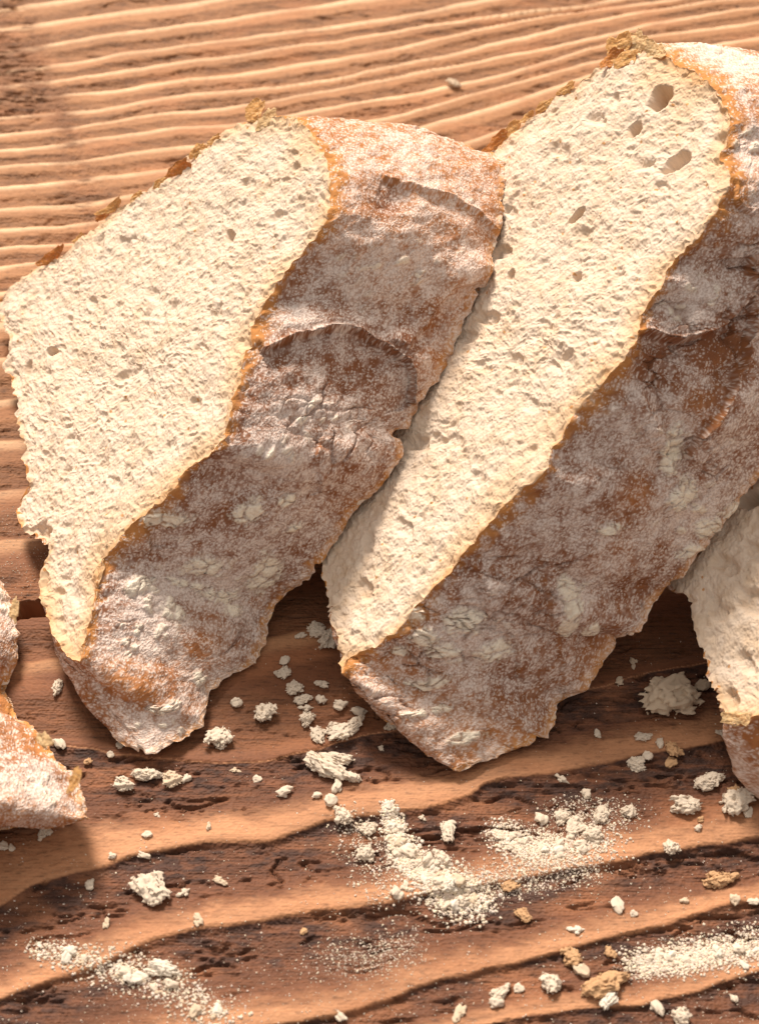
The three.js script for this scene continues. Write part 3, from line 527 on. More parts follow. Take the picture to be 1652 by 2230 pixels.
// outline nodes: cut edge x, y; far edge x, y (null: straight behind); width of the baked rim in mm; how brown
const sliceA = breadSlice({
  name: 'bread_slice', label: 'bread slice whose floured brown crust leans over the crumb of its neighbour', seed: 3,
  base: [70, 1300], baseY: 0.006, shift: [0.050, -0.006, 0], centre: [330, 800], bulge: 0.0022, N: 940, M: 120, R: 200, TW: 2048, TH: 512, FW: 1024, FH: 1280, crackMore: -0.14,
  nodes: [
    [560, 262, 960, 296, 3.0, 0.0], [640, 262, 1040, 322, 3.5, 0.0], [690, 305, 1092, 348, 3.5, 0.05], [716, 370, 1100, 420, 3.5, 0.1], [718, 450, 1095, 480, 3.0, 0.2], [690, 510, 1082, 545, 2.5, 0.35],
    [645, 560, 1075, 600, 3.0, 0.55], [575, 660, 1010, 690, 4.0, 0.7], [548, 730, 975, 780, 4.5, 0.8], [525, 820, 925, 860, 4.5, 0.85], [500, 900, 892, 925, 4.0, 0.85], [478, 970, 872, 1015, 4.0, 0.85],
    [415, 1015, 800, 1085, 4.5, 0.85], [370, 1075, 755, 1150, 4.5, 0.85], [300, 1135, 690, 1238, 4.5, 0.9], [228, 1215, 592, 1340, 6.0, 0.9], [205, 1300, 545, 1440, 6.0, 0.8], [188, 1380, 455, 1500, 6.0, 0.6],
    [168, 1440, 442, 1570, 6.0, 0.5], [135, 1410, 385, 1610, 5.0, 0.45], [103, 1350, 322, 1645, 4.0, 0.35], [85, 1270, 250, 1560, 3.0, 0.3], [105, 1200, null, 0, 1.0, 0.3], [45, 1148, null, 0, 0.6, 0.3],
    [38, 1100, null, 0, 0.5, 0.3], [62, 1050, null, 0, 0.5, 0.3], [50, 960, null, 0, 0.5, 0.3], [38, 880, null, 0, 0.5, 0.3], [12, 800, null, 0, 0.5, 0.3], [20, 740, null, 0, 0.5, 0.3], [-8, 665, null, 0, 1.2, 0.3],
    [60, 595, null, 0, 1.4, 0.3], [150, 545, null, 0, 1.4, 0.3], [250, 462, null, 0, 1.5, 0.3], [350, 392, null, 0, 1.5, 0.3], [420, 332, null, 0, 1.5, 0.2], [500, 280, null, 0, 2.0, 0.1],
  ],
  holes: [[497, 512, 22, 13, 2.6, 0.5], [112, 765, 22, 11, 3.5, 1.0], [58, 800, 22, 16, 2.5], [90, 1165, 42, 26, 2.2, 0.6], [600, 470, 16, 24, 1.2], [330, 640, 30, 16, 1.0, 0.6], [270, 530, 34, 15, 1.0, 0.6], [440, 760, 30, 14, 0.9, 0.6], [200, 660, 26, 14, 1.1, 0.6], [160, 960, 34, 15, 0.9, 0.6], [420, 880, 26, 16, 0.9, 0.6], [540, 400, 24, 14, 1.0, 0.6], [640, 340, 16, 18, 0.9], [250, 1050, 30, 14, 0.9, 0.6]],
  clumps: [[365, 1130, 38, 24], [545, 1120, 27, 27], [621, 1086, 15, 14], [440, 1230, 30, 24], [572, 1250, 26, 48], [480, 1300, 34, 24], [425, 1275, 13, 15], [395, 1270, 16, 12], [300, 1270, 26, 20], [380, 1330, 26, 16], [283, 1285, 10, 12], [640, 1145, 14, 12], [430, 1480, 13, 30], [350, 1545, 26, 20], [505, 1330, 26, 14]],
  patches: [[880, 600, 62, 0.45, -0.1], [760, 560, 60, 0.2, 0.1], [340, 1585, 48, 0.5, 0], [290, 1400, 70, 0.42, 0], [330, 1290, 60, 0.35, 0.1], [460, 1300, 90, 0.25, 0], [560, 1010, 70, 0.30, 0], [690, 900, 80, 0.2, 0], [640, 690, 30, 0.3, 0], [850, 430, 40, -0.25, 0.8], [620, 800, 40, -0.1, 0.3], [570, 660, 40, -0.15, 0.2], [840, 800, 60, -0.12, 0.4], [760, 760, 60, -0.12, 0.5], [960, 380, 90, 0.15, -0.2], [300, 1500, 60, -0.35, -0.5], [240, 1480, 40, -0.3, -0.6], [450, 1400, 60, -0.15, -0.5], [600, 1300, 40, -0.1, -0.5], [1020, 640, 60, 0.05, -0.6], [960, 780, 60, 0.0, -0.7], [790, 1090, 50, -0.2, -0.4]],
  hollows: [[850, 440, 45, 2.2], [640, 640, 40, 1.0], [800, 780, 60, 1.0], [700, 1000, 30, 0.6], [500, 1380, 30, 0.8]],
  folds: [
    { line: [[570, 770], [620, 748], [700, 722], [745, 716], [800, 735], [850, 762], [885, 792], [897, 840], [892, 885]], step: 2.4, lip: 1.1, width: 4 },
    { line: [[1070, 595], [985, 628], [950, 660], [935, 705], [905, 735], [885, 765]], step: -2.0, lip: 0.8, width: 4 },
    { line: [[835, 385], [880, 405], [980, 432], [1040, 470], [1085, 510]], step: 0.8, lip: 0.5, width: 3 },
    { line: [[705, 945], [690, 985], [692, 1050], [698, 1075]], step: 0.7, lip: 0.1, width: 3 },
    { line: [[315, 1130], [322, 1170], [330, 1200]], step: -1.4, lip: 0.3, width: 4 },
  ],
  flakes: [[563, 246, 56, 50, 0.2, 0.2, 0], [585, 262, 46, 36, 0.9, 0.3, 2], [120, 556, 66, 24, 0.62, 0.6, 1], [250, 452, 60, 20, 0.6, 0.5, 0], [222, 474, 40, 18, 0.6, 0.4, 1], [396, 368, 60, 26, 0.62, 0.6, 1], [434, 330, 40, 26, 0.7, 0.3, 0], [350, 398, 42, 16, 0.7, 0.3, 0], [300, 428, 34, 16, 0.5, 0.3, 0], [470, 306, 40, 16, 0.5, 0.3, 0], [175, 522, 36, 14, 0.7, 0.3, 0]],
});
console.log('slice A done');
const sliceB = breadSlice({
  name: 'bread_slice_001', label: 'bread slice with a deep round hole in its pale crumb and a peeling flaked crust', seed: 11,
  base: [720, 1350], baseY: 0.011, shift: [0.056, -0.006, 0], centre: [1110, 760], bulge: 0.0022, N: 940, M: 140, R: 200, TW: 2048, TH: 512, FW: 1024, FH: 1280, crackU: 1.5, crackV: 0.75, crackMore: 0.06,
  nodes: [
    [1322, 125, 1730, 180, 2.5, 0.0], [1345, 92, 1740, 150, 4.0, 0.0], [1400, 100, 1800, 160, 4.5, 0.0], [1480, 140, 1880, 190, 5.0, 0.05], [1555, 195, 1950, 240, 4.5, 0.1], [1590, 260, 1990, 300, 3.5, 0.2], [1572, 330, 1980, 370, 3.0, 0.3], [1590, 385, 1990, 430, 3.0, 0.4],
    [1570, 440, 1960, 500, 4.0, 0.6], [1540, 492, 1930, 570, 4.0, 0.75], [1470, 560, 1880, 640, 3.5, 0.8], [1438, 625, 1850, 720, 3.5, 0.85], [1398, 680, 1800, 800, 4.0, 0.85], [1385, 740, 1760, 880, 4.5, 0.85], [1355, 790, 1720, 960, 4.0, 0.85], [1290, 855, 1660, 1045, 4.0, 0.85],
    [1225, 940, 1610, 1095, 3.5, 0.9], [1180, 1030, 1560, 1150, 3.5, 0.9], [1110, 1090, 1520, 1205, 3.5, 0.9], [1060, 1150, 1472, 1268, 3.5, 0.9], [1010, 1205, 1425, 1300, 3.5, 0.9], [975, 1255, 1395, 1380, 4.0, 0.85], [925, 1300, 1345, 1405, 4.0, 0.8], [890, 1340, 1288, 1490, 4.0, 0.75],
    [850, 1385, 1220, 1532, 3.0, 0.7], [800, 1412, 1192, 1600, 2.0, 0.6], [762, 1432, 1155, 1615, 2.0, 0.4], [748, 1462, 1050, 1665, 2.0, 0.3], [742, 1425, 985, 1682, 1.5, 0.3], [738, 1390, 900, 1610, 0.8, 0.4], [722, 1350, 860, 1560, 0.4, 0.4], [714, 1290, null, 0, 0.3, 0.4], [700, 1230, null, 0, 0.3, 0.4], [694, 1150, null, 0, 0.3, 0.4],
    [700, 1040, null, 0, 0.4, 0.4], [735, 880, null, 0, 0.4, 0.4], [770, 700, null, 0, 0.4, 0.4], [800, 560, null, 0, 0.6, 0.4], [920, 445, null, 0, 1.2, 0.4], [1060, 335, null, 0, 1.5, 0.3], [1150, 262, null, 0, 1.8, 0.3], [1210, 212, null, 0, 1.8, 0.2], [1280, 165, null, 0, 2.0, 0.1],
  ],
  holes: [[1437, 213, 31, 27, 12], [1380, 280, 18, 16, 4.2], [1472, 352, 21, 38, 4.0, 0.1], [1256, 468, 11, 25, 5, 0.1], [1253, 600, 15, 10, 2.2], [1115, 600, 13, 10, 2.0], [1090, 545, 30, 20, 2.0, 0.8], [1060, 690, 40, 18, 2.0, 0.9], [1120, 780, 28, 14, 1.2, 0.6], [990, 960, 36, 16, 1.0, 0.6], [1010, 730, 40, 18, 1.4, 0.9], [900, 960, 46, 18, 2.0, 0.9], [1220, 330, 36, 16, 1.4, 0.6], [1300, 260, 34, 14, 1.2, 0.6], [1110, 460, 28, 12, 1.4, 0.6], [1340, 210, 12, 9, 1.5], [1190, 710, 28, 12, 1.0, 0.6], [790, 1280, 34, 18, 1.6, 0.4], [800, 1180, 30, 16, 1.4], [880, 1150, 40, 16, 1.0, 0.6], [1440, 410, 26, 14, 1.1, 0.5], [1150, 880, 34, 16, 0.9, 0.6], [1040, 1040, 34, 14, 0.9, 0.6]],
  clumps: [[925, 1390, 22, 28], [1010, 1350, 38, 32], [905, 1340, 14, 16], [1245, 1330, 16, 62], [1230, 1280, 12, 34], [960, 1420, 26, 22], [1330, 1150, 20, 15], [1540, 1150, 26, 26], [1490, 1080, 26, 34], [1468, 985, 22, 46], [1500, 1200, 24, 18], [1080, 1420, 30, 24], [930, 1490, 34, 16], [900, 1560, 26, 14], [1290, 1380, 12, 26], [1600, 1110, 14, 20], [1010, 1610, 28, 16], [870, 1420, 16, 14], [960, 1540, 18, 12]],
  patches: [[1500, 660, 60, 0.55, 0], [1480, 940, 60, 0.35, -0.1], [1500, 1120, 70, 0.4, -0.1], [1280, 980, 80, 0.12, 0.1], [1000, 1380, 90, 0.3, 0], [1240, 1300, 60, 0.25, 0], [1400, 560, 60, -0.05, 0.2], [1440, 790, 50, -0.35, 0.7], [1560, 740, 50, -0.2, 0.2], [1540, 890, 55, -0.5, -0.3], [1600, 760, 40, -0.4, -0.2], [1390, 1080, 45, -0.3, -0.6], [1350, 1180, 50, -0.1, -0.3], [1150, 1330, 60, -0.2, 0.1], [1100, 1480, 60, -0.1, 0.2], [1330, 1440, 50, 0.0, -0.6], [800, 1460, 50, -0.15, -0.7], [1130, 1620, 60, -0.1, -0.5], [1620, 330, 60, 0.3, -0.2], [1600, 120, 90, 0.35, -0.2], [1620, 920, 60, 0.2, 0.0]],
  hollows: [[1445, 800, 60, 4.2], [1560, 830, 60, 2.0], [1450, 1010, 36, 2.0], [1610, 800, 36, 1.0], [1480, 560, 30, 0.8], [1370, 1100, 40, 1.0], [1150, 1400, 40, 0.8]],
  folds: [
    { line: [[1395, 715], [1430, 725], [1490, 745], [1545, 728], [1590, 700], [1636, 640], [1650, 590]], step: 2.4, lip: 0.9, width: 4 },
    { line: [[1640, 560], [1640, 680], [1636, 760], [1610, 830], [1570, 900], [1525, 950], [1500, 1000]], step: 2.2, lip: 0.7, width: 6 },
    { line: [[1400, 860], [1440, 930], [1465, 1000], [1478, 1060], [1490, 1110]], step: -2.0, lip: 0.7, width: 4 },
    { line: [[1030, 1230], [1060, 1320], [1110, 1390], [1130, 1480]], step: 0.9, lip: 0.2, width: 3 },
    { line: [[1180, 1220], [1195, 1320], [1215, 1420], [1222, 1510]], step: 0.9, lip: 0.2, width: 3 },
    { line: [[1590, 385], [1600, 440], [1640, 470]], step: 1.2, lip: 0.5, width: 3 },
  ],
  flakes: [[1345, 104, 62, 46, 0.3, 0.2, 0], [1385, 96, 60, 44, -0.2, 0.4, 2], [1430, 112, 70, 30, -0.3, 0.4, 2], [1370, 128, 56, 34, 0.4, 0.1, 0], [1335, 128, 44, 30, 0.9, 0.4, 1], [1085, 308, 60, 26, 0.75, 0.5, 1], [1115, 282, 50, 22, 0.7, 0.3, 0], [1185, 232, 46, 18, 0.6, 0.3, 0], [1235, 196, 40, 18, 0.6, 0.3, 0], [1150, 258, 36, 16, 0.7, 0.3, 0], [722, 1150, 42, 100, 0.25, 0.1, 3]],
});
console.log('slice B done');
const sliceC = breadSlice({
  name: 'bread_slice_002', label: 'bread slice with coarse ragged crumb, its leading tip of golden crust resting on wood', seed: 23,
  base: [1520, 1400], baseY: 0.016, shift: [0.05, -0.006, 0], centre: [1830, 1020], bulge: 0.002, N: 540, M: 50, R: 120, TW: 1024, TH: 256, FW: 768, FH: 1024,
  nodes: [
    [1445, 1262, null, 0, 0.3, 0.5], [1495, 1312, null, 0, 0.3, 0.5], [1528, 1395, null, 0, 0.3, 0.5], [1542, 1480, null, 0, 0.3, 0.5], [1575, 1545, 1640, 1700, 2, 0.4], [1600, 1572, 1720, 1760, 2, 0.4], [1650, 1556, 1850, 1790, 3, 0.5], [1720, 1500, 2000, 1700, 4, 0.7],
    [1800, 1400, 2150, 1560, 4, 0.8], [1920, 1230, null, 0, 4, 0.8], [2050, 1040, null, 0, 4, 0.7], [2180, 820, null, 0, 4, 0.5], [2260, 560, null, 0, 4, 0.3], [2180, 400, null, 0, 3, 0.2], [2000, 430, null, 0, 1.5, 0.3], [1800, 560, null, 0, 1.5, 0.3], [1620, 720, null, 0, 1, 0.4], [1500, 900, null, 0, 0.5, 0.4], [1440, 1100, null, 0, 0.4, 0.4],
  ],
  holes: [[1638, 1085, 22, 40, 8, -0.4], [1542, 1155, 26, 12, 5, -0.6], [1520, 1196, 11, 9, 4], [1580, 1230, 40, 20, 2.0, 0.6], [1640, 1310, 46, 26, 2.6, 0.6], [1560, 1330, 34, 20, 2.0, 0.6], [1620, 1440, 36, 16, 1.8, 0.4], [1590, 1520, 30, 14, 1.8, 0.3], [1640, 1200, 40, 16, 1.6, 0.4]],
  clumps: [], patches: [[1640, 1620, 40, -0.5, -0.3]], flakes: [[1606, 1566, 54, 26, -0.1, 0.3, 2]],
});
const sliceD = breadSlice({
  name: 'bread_slice_003', label: 'blunt end of a bread slice, all floured crust with a ragged golden edge', seed: 31,
  normal: new THREE.Vector3(-0.6, 0.78, 0.18).normalize(), base: [-120, 1640], baseY: 0.018, shift: [0.030, -0.006, 0.0], centre: [-300, 1500], bulge: 0.0012, N: 540, M: 110, R: 40, TW: 1536, TH: 512, FW: 256, FH: 256,
  nodes: [
    [-420, 1250, -140, 1230, 3, 0.5], [-300, 1210, -40, 1235, 3, 0.5], [-220, 1250, 5, 1268, 3, 0.4], [-195, 1330, 36, 1340, 3, 0.3], [-190, 1410, 42, 1420, 3, 0.4], [-195, 1480, 22, 1490, 3, 0.3], [-180, 1540, 36, 1556, 3, 0.2], [-150, 1590, 84, 1596, 3, 0.3], [-120, 1640, 118, 1655, 3, 0.5], [-95, 1690, 158, 1692, 3, 0.5], [-80, 1730, 186, 1762, 3, 0.4],
    [-100, 1760, 190, 1788, 3, 0.4], [-140, 1775, 150, 1800, 3, 0.3], [-190, 1780, 90, 1803, 3, 0.3], [-260, 1780, 0, 1808, 3, 0.3], [-340, 1770, -120, 1815, 3, 0.3], [-440, 1720, null, 0, 1, 0.3], [-500, 1600, null, 0, 1, 0.3], [-520, 1450, null, 0, 1, 0.3], [-490, 1330, null, 0, 1, 0.3],
  ],
  clumps: [], patches: [[20, 1330, 50, 0.25, -0.3], [10, 1500, 40, -0.6, -0.8], [30, 1540, 40, -0.6, -0.8], [70, 1700, 60, 0.35, 0], [110, 1740, 50, 0.3, 0.1], [20, 1760, 60, -0.2, -0.4], [90, 1630, 40, -0.3, -0.6], [150, 1780, 40, -0.2, -0.4]],
  hollows: [[15, 1480, 50, 1.5]],
  flakes: [[168, 1700, 26, 44, -0.5, 0.2, 0], [96, 1612, 40, 24, -0.6, 0.3, 2], [36, 1330, 24, 40, 0.2, 0.2, 2]],
});
console.log('slices done');

// ---------------------------------------------------------------- crumbs and flour on the board
const crumbMats = [[0.71, 0.59, 0.46], [0.67, 0.52, 0.37], [0.58, 0.35, 0.185], [0.77, 0.68, 0.56]].map((c, i) => { const m = new THREE.MeshPhysicalMaterial({ color: new THREE.Color(c[0], c[1], c[2]), roughness: 1, specularIntensity: 0.2, transmission: 0.2, thickness: 0 }); m.name = 'bread crumb'; return m; });
function crumbGeometry(seed, res, count) { // a torn cluster of little lumps with gaps between them
  const r = rng(seed), balls = [[0, 0, 0, 0.30]];
  for (let i = 1; i < count; i++) { const b = balls[Math.floor(r() * r() * balls.length)], a = r() * 6.283, e = (r() - 0.5) * 1.5, rad = 0.09 + 0.15 * r() * r(), d = b[3] * 0.85 + rad * 0.55; const c = [b[0] + Math.cos(a) * Math.cos(e) * d, clamp(b[1] + Math.sin(e) * d * 0.7, -0.25, 0.4), b[2] + Math.sin(a) * Math.cos(e) * d, rad]; if (Math.max(Math.abs(c[0]), Math.abs(c[2])) + rad < 0.95) balls.push(c); }
  const mc = new MarchingCubes(res, new THREE.MeshBasicMaterial(), false, false, 60000), f = mc.field;
  for (let k = 0; k < res; k++) for (let j = 0; j < res; j++) for (let i = 0; i < res; i++) {
    const x = (i - res / 2) / (res / 2), y = (j - res / 2) / (res / 2), z = (k - res / 2) / (res / 2); let d = 9, w = 0;
    for (const b of balls) { const q = Math.hypot(x - b[0], y - b[1], z - b[2]) - b[3]; w += Math.exp(-q * 22); }
    d = -Math.log(w + 1e-30) / 22 + 0.16 * noise(x * 5 + seed, y * 5, z * 5) + 0.14 * noise(x * 10 + seed, y * 10, z * 10) + (res > 20 ? 0.06 * noise(x * 19 + seed, y * 19, z * 19) : 0);
    if (i < 2 || j < 2 || k < 2 || i > res - 3 || j > res - 3 || k > res - 3) d = Math.max(d, 0.05);
    f[i + j * res + k * res * res] = -d;
  }
  mc.isolation = 0; mc.update();
  let g = new THREE.BufferGeometry(); g.setAttribute('position', new THREE.Float32BufferAttribute(mc.positionArray.slice(0, mc.count * 3), 3));
  g = mergeVertices(g, 1e-4); g.computeVertexNormals(); g.computeBoundingBox(); { const b = g.boundingBox, k = 2 / (Math.max(b.max.x - b.min.x, b.max.z - b.min.z) * 0.5 + 0.25 * (b.max.x - b.min.x + b.max.z - b.min.z)); g.translate(-(b.max.x + b.min.x) / 2, -b.min.y - 0.05, -(b.max.z + b.min.z) / 2); g.scale(k, k, k); } g.computeVertexNormals(); return g;
}
const big = [...Array(8)].map((_, i) => crumbGeometry(900 + i * 17, 34, 24 + 3 * i)), small = [...Array(8)].map((_, i) => crumbGeometry(300 + i * 13, 20, 7 + i));
console.log('crumb shapes', big.map((g) => g.index.count / 3).join(' '), small.map((g) => g.index.count / 3).join(' '));
const KPX = 0.000108; let crumbCount = 0; const rc = rng(4242);
function crumbAt(x, y, size, tone, label, group, stretch = 1, turn = null, shape = null) {
  const p = onBoard(x, y, -0.0008), bigOne = size >= 17, g = (bigOne ? big : small)[shape === null ? Math.floor(rc() * 8) : shape], m = new THREE.Mesh(g, crumbMats[tone]);
  m.name = crumbCount ? 'bread_crumb_' + String(crumbCount).padStart(3, '0') : 'bread_crumb'; crumbCount++;
  const s = size * KPX * 0.88; m.scale.set(s * stretch, s * (0.5 + 0.3 * rc()), s / Math.sqrt(stretch)); m.rotation.y = turn === null ? rc() * 6.283 : turn;
  m.position.set(p.x, boardHeight(p.x, p.z) - 0.0001, p.z);
  if (group && tone) { const w = ['', 'tan', 'toasted', 'chalky'][tone]; label = w + ' ' + label.replace(/^(cream|pale|white|small stray|small|fine|loose) /, ''); group = w + ' ' + group; }
  m.castShadow = m.receiveShadow = true; scene.add(tag(m, label, 'crumb', group)); return m;
}
// ones that stand out
crumbAt(1455, 1525, 66, 1, 'largest pale torn crumb lying in the shadow between two slices', null, 1.25, 0.3, 0);
crumbAt(330, 1935, 44, 0, 'lacy open crumb alone on the dark worn grain', null, 1.1, 2.2, 1);
crumbAt(575, 1552, 30, 0, 'round crumb in shade beside the leaning slice tip', null, 1.0, 0.5, 2);
crumbAt(478, 1608, 32, 0, 'star-shaped crumb right beside the floured tip of the leaning slice', null, 1.0, 1.4, 3);
crumbAt(720, 1675, 40, 0, 'long knobbly crumb on the smooth light brown grain', null, 1.7, -0.6, 4);
crumbAt(742, 1590, 36, 0, 'ragged cream crumb in a shaded trail between slices', null, 1.3, 0.4, 5);
crumbAt(1253, 2026, 15, 3, 'smooth white oval crumb on a light ridge', null, 1.3, 0, 2);
crumbAt(1245, 2083, 24, 2, 'toasted orange crumb just below the smooth white one', null, 1.0, 0.4, 3);
crumbAt(1318, 2145, 40, 2, 'large toasted crumb beside a chalk-white one near the light ridge', null, 1.4, 0.2, 6);
crumbAt(1325, 2180, 20, 3, 'chalk-white crumb touching a large toasted crumb', null, 1.3, 0.8, 1);
crumbAt(1570, 1915, 28, 2, 'golden crumb alone on the bare reddish grain', null, 1.5, 0.1, 4);
crumbAt(990, 182, 24, 1, 'pale sliver standing on the narrow ridges behind the bread', null, 1.5, -0.7, 5);
crumbAt(355, 2110, 26, 3, 'pale yellow chip in the scatter on the broad grain', null, 1.6, -0.3, 7);
crumbAt(1600, 1748, 40, 0, 'big greyish crumb with a golden crust bit near the slice tip', null, 1.1, 0.6, 2);
crumbAt(1545, 1700, 32, 0, 'lumpy crumb on shaded wood below the ragged slice', null, 1.2, 0.1, 6);
crumbAt(1492, 1757, 28, 0, 'bean-shaped crumb below the ragged slice', null, 1.5, 0.1, 3);
crumbAt(1460, 1852, 20, 0, 'small upright crumb beside a dark split in the grain', null, 1.0, 0.9, 0);
// shaded trail between the two standing slices
for (const [x, y, s, t] of [[615, 1465, 22], [640, 1500, 22], [690, 1375, 26], [655, 1385, 12], [720, 1395, 30], [660, 1520, 20], [700, 1520, 14], [740, 1535, 16], [670, 1565, 20], [780, 1545, 16], [695, 1600, 24], [770, 1580, 26], [690, 1650, 22], [740, 1650, 22], [765, 1690, 18], [735, 1710, 16], [620, 1440, 12], [515, 1530, 13], [850, 1580, 18], [700, 1490, 14], [665, 1540, 14]]) crumbAt(x, y, s, t || 0, 'cream crumb in the trail lying between the two leaning slices', 'crumbs between the leaning slices', 1 + rc() * 0.5);
for (const [x, y, s, t] of [[125, 1500, 18, 0], [270, 1707, 22, 0], [320, 1685, 26, 0], [375, 1695, 24, 1], [130, 1618, 15, 0], [190, 1655, 10, 2], [95, 1812, 18, 0], [260, 1620, 10, 0], [240, 1640, 9, 0], [405, 1690, 12, 0], [315, 1740, 9, 0], [342, 1770, 8, 0], [320, 1818, 10, 0], [620, 1722, 16, 0], [512, 1672, 10, 1], [560, 1692, 11, 0], [455, 1800, 8, 1], [25, 1845, 9, 0], [5, 1842, 12, 0], [195, 1923, 13, 0], [400, 1943, 14, 0], [310, 1860, 12, 0], [480, 1915, 12, 1], [430, 2005, 14, 1], [230, 2008, 10, 1], [660, 2023, 9, 2], [245, 1865, 9, 0], [720, 1745, 16, 0], [690, 1730, 10, 0], [830, 1625, 7, 0]]) crumbAt(x, y, s, t, 'small stray crumb on the wood around the floured slice tips', 'stray crumbs near the slice tips', 1 + rc() * 0.6);
for (const [x, y, s, t] of [[1390, 1655, 20, 0], [1385, 1665, 20, 0], [1410, 1645, 12, 0], [1400, 1605, 18, 0], [1435, 1620, 12, 0], [1465, 1632, 20, 2], [1460, 1655, 16, 2], [1585, 1605, 22, 0], [1300, 1595, 10, 0], [1220, 1692, 14, 0], [1275, 1725, 14, 0], [1640, 1715, 16, 0], [1630, 1770, 12, 0], [1525, 1785, 8, 2], [1520, 1805, 9, 0], [1350, 1480, 12, 1], [1380, 1440, 14, 1], [1530, 1490, 16, 1], [1600, 1725, 16, 2], [975, 1810, 22, 0], [980, 1790, 12, 0], [920, 1775, 9, 0], [1140, 1990, 18, 2], [1110, 1925, 18, 2], [1345, 1970, 16, 0], [1600, 1960, 14, 1], [1490, 1960, 9, 1], [1640, 1960, 12, 0], [1330, 2070, 14, 2], [1265, 2110, 16, 1], [1200, 2140, 26, 0], [1090, 2160, 20, 0], [1130, 2150, 12, 0], [1080, 2185, 14, 0], [1000, 2205, 16, 1], [1430, 2190, 16, 0], [1480, 2215, 24, 0], [1620, 2100, 10, 3], [1600, 2170, 9, 0], [1380, 1990, 9, 0], [740, 2212, 12, 0]]) crumbAt(x, y, s, t, 'small crumb dotted over the ridged wood below the deep-holed slice', 'crumbs below the deep-holed slice', 1 + rc() * 0.6);
// the heap of grated crumb and its spray
const heap = (n, pts, sMin, sMax, label, group, tones) => { for (let i = 0; i < n; i++) { const f = rc() * (pts.length - 1), k = Math.floor(f), e = f - k, a = pts[k], b = pts[k + 1], w = lerp(a[2], b[2], e), g1 = (rc() + rc() + rc() - 1.5) / 1.5, g2 = (rc() + rc() + rc() - 1.5) / 1.5; crumbAt(lerp(a[0], b[0], e) + g1 * w, lerp(a[1], b[1], e) + g2 * w * 0.8, lerp(sMin, sMax, Math.pow(rc(), 2.2)), tones[Math.floor(rc() * tones.length)], label, group, 1 + rc() * 0.5); } };
heap(46, [[845, 1745, 14], [860, 1800, 22], [885, 1860, 34], [930, 1900, 46], [990, 1935, 56], [1010, 1960, 50]], 6, 19, 'cream crumb in the bent heap of grated crumb', 'crumbs of the bent heap', [0, 0, 3, 3, 1]);
heap(34, [[1090, 1810, 30], [1130, 1835, 34], [1200, 1850, 34], [1300, 1830, 40]], 5, 13, 'fine crumb in the loose spray beside the bent heap', 'crumbs of the loose spray', [0, 3, 0]);
for (const [x, y, s] of [[745, 1778, 24], [800, 1800, 20], [795, 1860, 24], [1250, 1800, 28], [1225, 1775, 20], [1310, 1770, 24], [1290, 1820, 26], [1180, 1780, 16], [1370, 1765, 18], [960, 1868, 24], [865, 1950, 16], [880, 1930, 10]]) crumbAt(x, y, s, 0, 'loose crumb lying at the rim of the bent heap', 'crumbs round the bent heap', 1.1);
heap(36, [[70, 2060, 16], [180, 2090, 30], [280, 2110, 40], [350, 2140, 44], [440, 2200, 44], [500, 2225, 34]], 5, 16, 'pale crumb in the scatter strewn along the broad grain', 'crumbs of the grain scatter', [0, 3, 3, 1]);
heap(34, [[1420, 2080, 26], [1500, 2080, 36], [1580, 2070, 40], [1660, 2050, 46]], 4, 11, 'white crumb in the floury drift by the ridge end', 'crumbs of the floury drift', [3, 3, 0]);
console.log('crumbs', crumbCount);
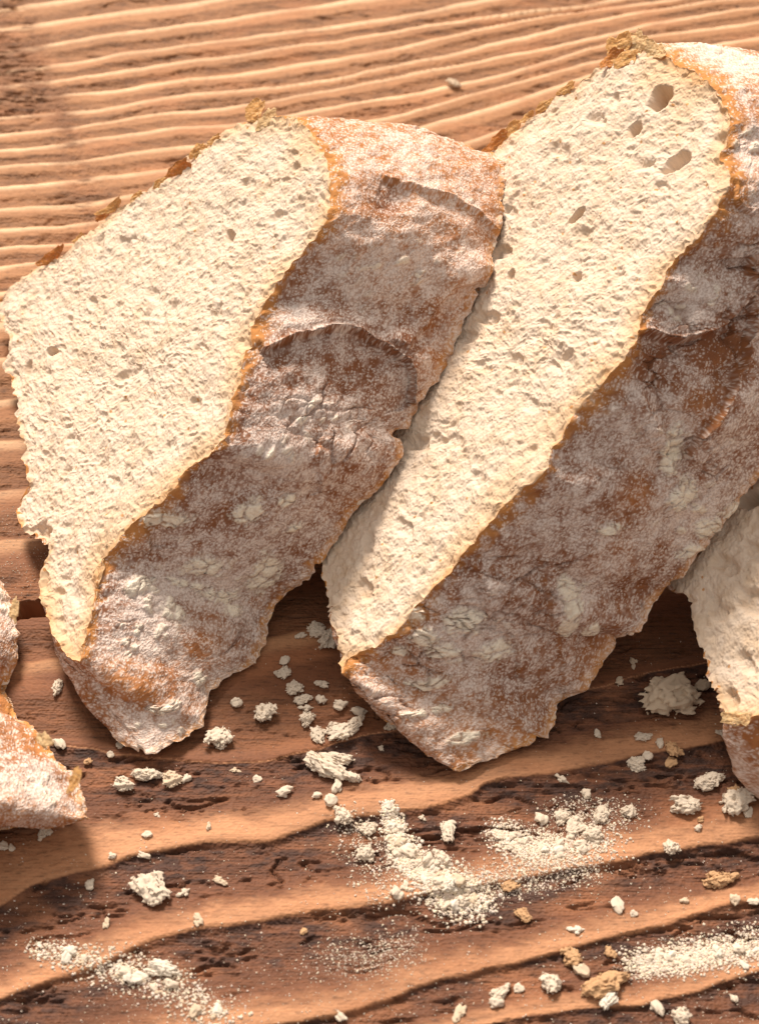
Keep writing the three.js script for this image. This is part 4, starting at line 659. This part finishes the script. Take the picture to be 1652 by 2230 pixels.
{ // flour dust: uncountable specks, thick in the drifts and thin all over
  const g = new THREE.IcosahedronGeometry(1, 0), m = new THREE.MeshStandardMaterial({ color: new THREE.Color(0.74, 0.64, 0.53), roughness: 0.95 }); m.name = 'flour';
  const r = rng(77), list = [], gauss = () => (r() + r() + r() + r() - 2) / 1.0;
  const path = (n, pts, s0, s1) => { for (let i = 0; i < n; i++) { const f = r() * (pts.length - 1), k = Math.floor(f), e = f - k, a = pts[k], b = pts[k + 1], w = lerp(a[2], b[2], e); list.push([lerp(a[0], b[0], e) + gauss() * w, lerp(a[1], b[1], e) + gauss() * w * 0.75, lerp(s0 * 0.8, s1 * 1.25, Math.pow(r(), 3))]); } };
  path(8400, [[845, 1750, 12], [862, 1810, 24], [890, 1870, 36], [940, 1910, 50], [1000, 1945, 60], [1020, 1965, 50]], 1.0, 5);
  path(6000, [[1080, 1800, 30], [1130, 1835, 46], [1200, 1848, 50], [1320, 1830, 60]], 0.9, 3.6);
  path(3400, [[1020, 1930, 60], [1110, 1910, 50], [1200, 1890, 50], [1300, 1880, 50]], 0.8, 3.0);
  path(1200, [[1200, 1760, 40], [1380, 1770, 50]], 0.8, 3.0);
  path(8400, [[1380, 2095, 36], [1470, 2085, 44], [1560, 2070, 46], [1690, 2050, 56]], 0.9, 3.6);
  path(3400, [[70, 2060, 30], [200, 2095, 46], [300, 2110, 54], [400, 2160, 60], [500, 2220, 60]], 0.9, 4.0);
  path(1400, [[760, 1770, 40], [800, 1860, 60], [860, 1960, 60]], 0.8, 3.4);
  path(1800, [[700, 2090, 60], [820, 2080, 60], [900, 2050, 50]], 0.7, 2.4);
  for (let i = 0; i < 5200; i++) { const y = 1640 + 640 * Math.sqrt(r()), x = -40 + r() * 1740; if (noise(x / 130, y / 90, 3) + 0.35 * r() > -0.05) list.push([x, y, lerp(0.6, 2.6, Math.pow(r(), 3))]); }
  for (let i = 0; i < 500; i++) list.push([r() * 130, 1100 + r() * 200, lerp(0.6, 2.0, Math.pow(r(), 2))]);
  for (let i = 0; i < 400; i++) list.push([350 + r() * 1300, 1380 + r() * 320, lerp(0.6, 2.2, Math.pow(r(), 3))]);
  const im = new THREE.InstancedMesh(g, m, list.length), M4 = new THREE.Matrix4(), Q = new THREE.Quaternion(), E = new THREE.Euler(), sc = new THREE.Vector3(), col = new THREE.Color();
  list.forEach(([x, y, s], i) => { const p = onBoard(x, y, -0.0008), k = s * KPX * 0.62; E.set(r() * 6, r() * 6, r() * 6); Q.setFromEuler(E); sc.set(k * (0.7 + r() * 0.8), k * (0.6 + r() * 0.5), k * (0.7 + r() * 0.8)); p.y = boardHeight(p.x, p.z) + k * 0.35; M4.compose(p, Q, sc); im.setMatrixAt(i, M4); const t = 0.86 + 0.14 * r(); im.setColorAt(i, col.setRGB(t, t * (0.95 + 0.05 * r()), t * (0.86 + 0.14 * r()))); });
  im.name = 'flour_dust'; im.castShadow = im.receiveShadow = true; scene.add(tag(im, 'white flour dust and tiny specks strewn over the wooden board', 'flour', null, 'stuff'));
}
renderer.render(scene, camera);
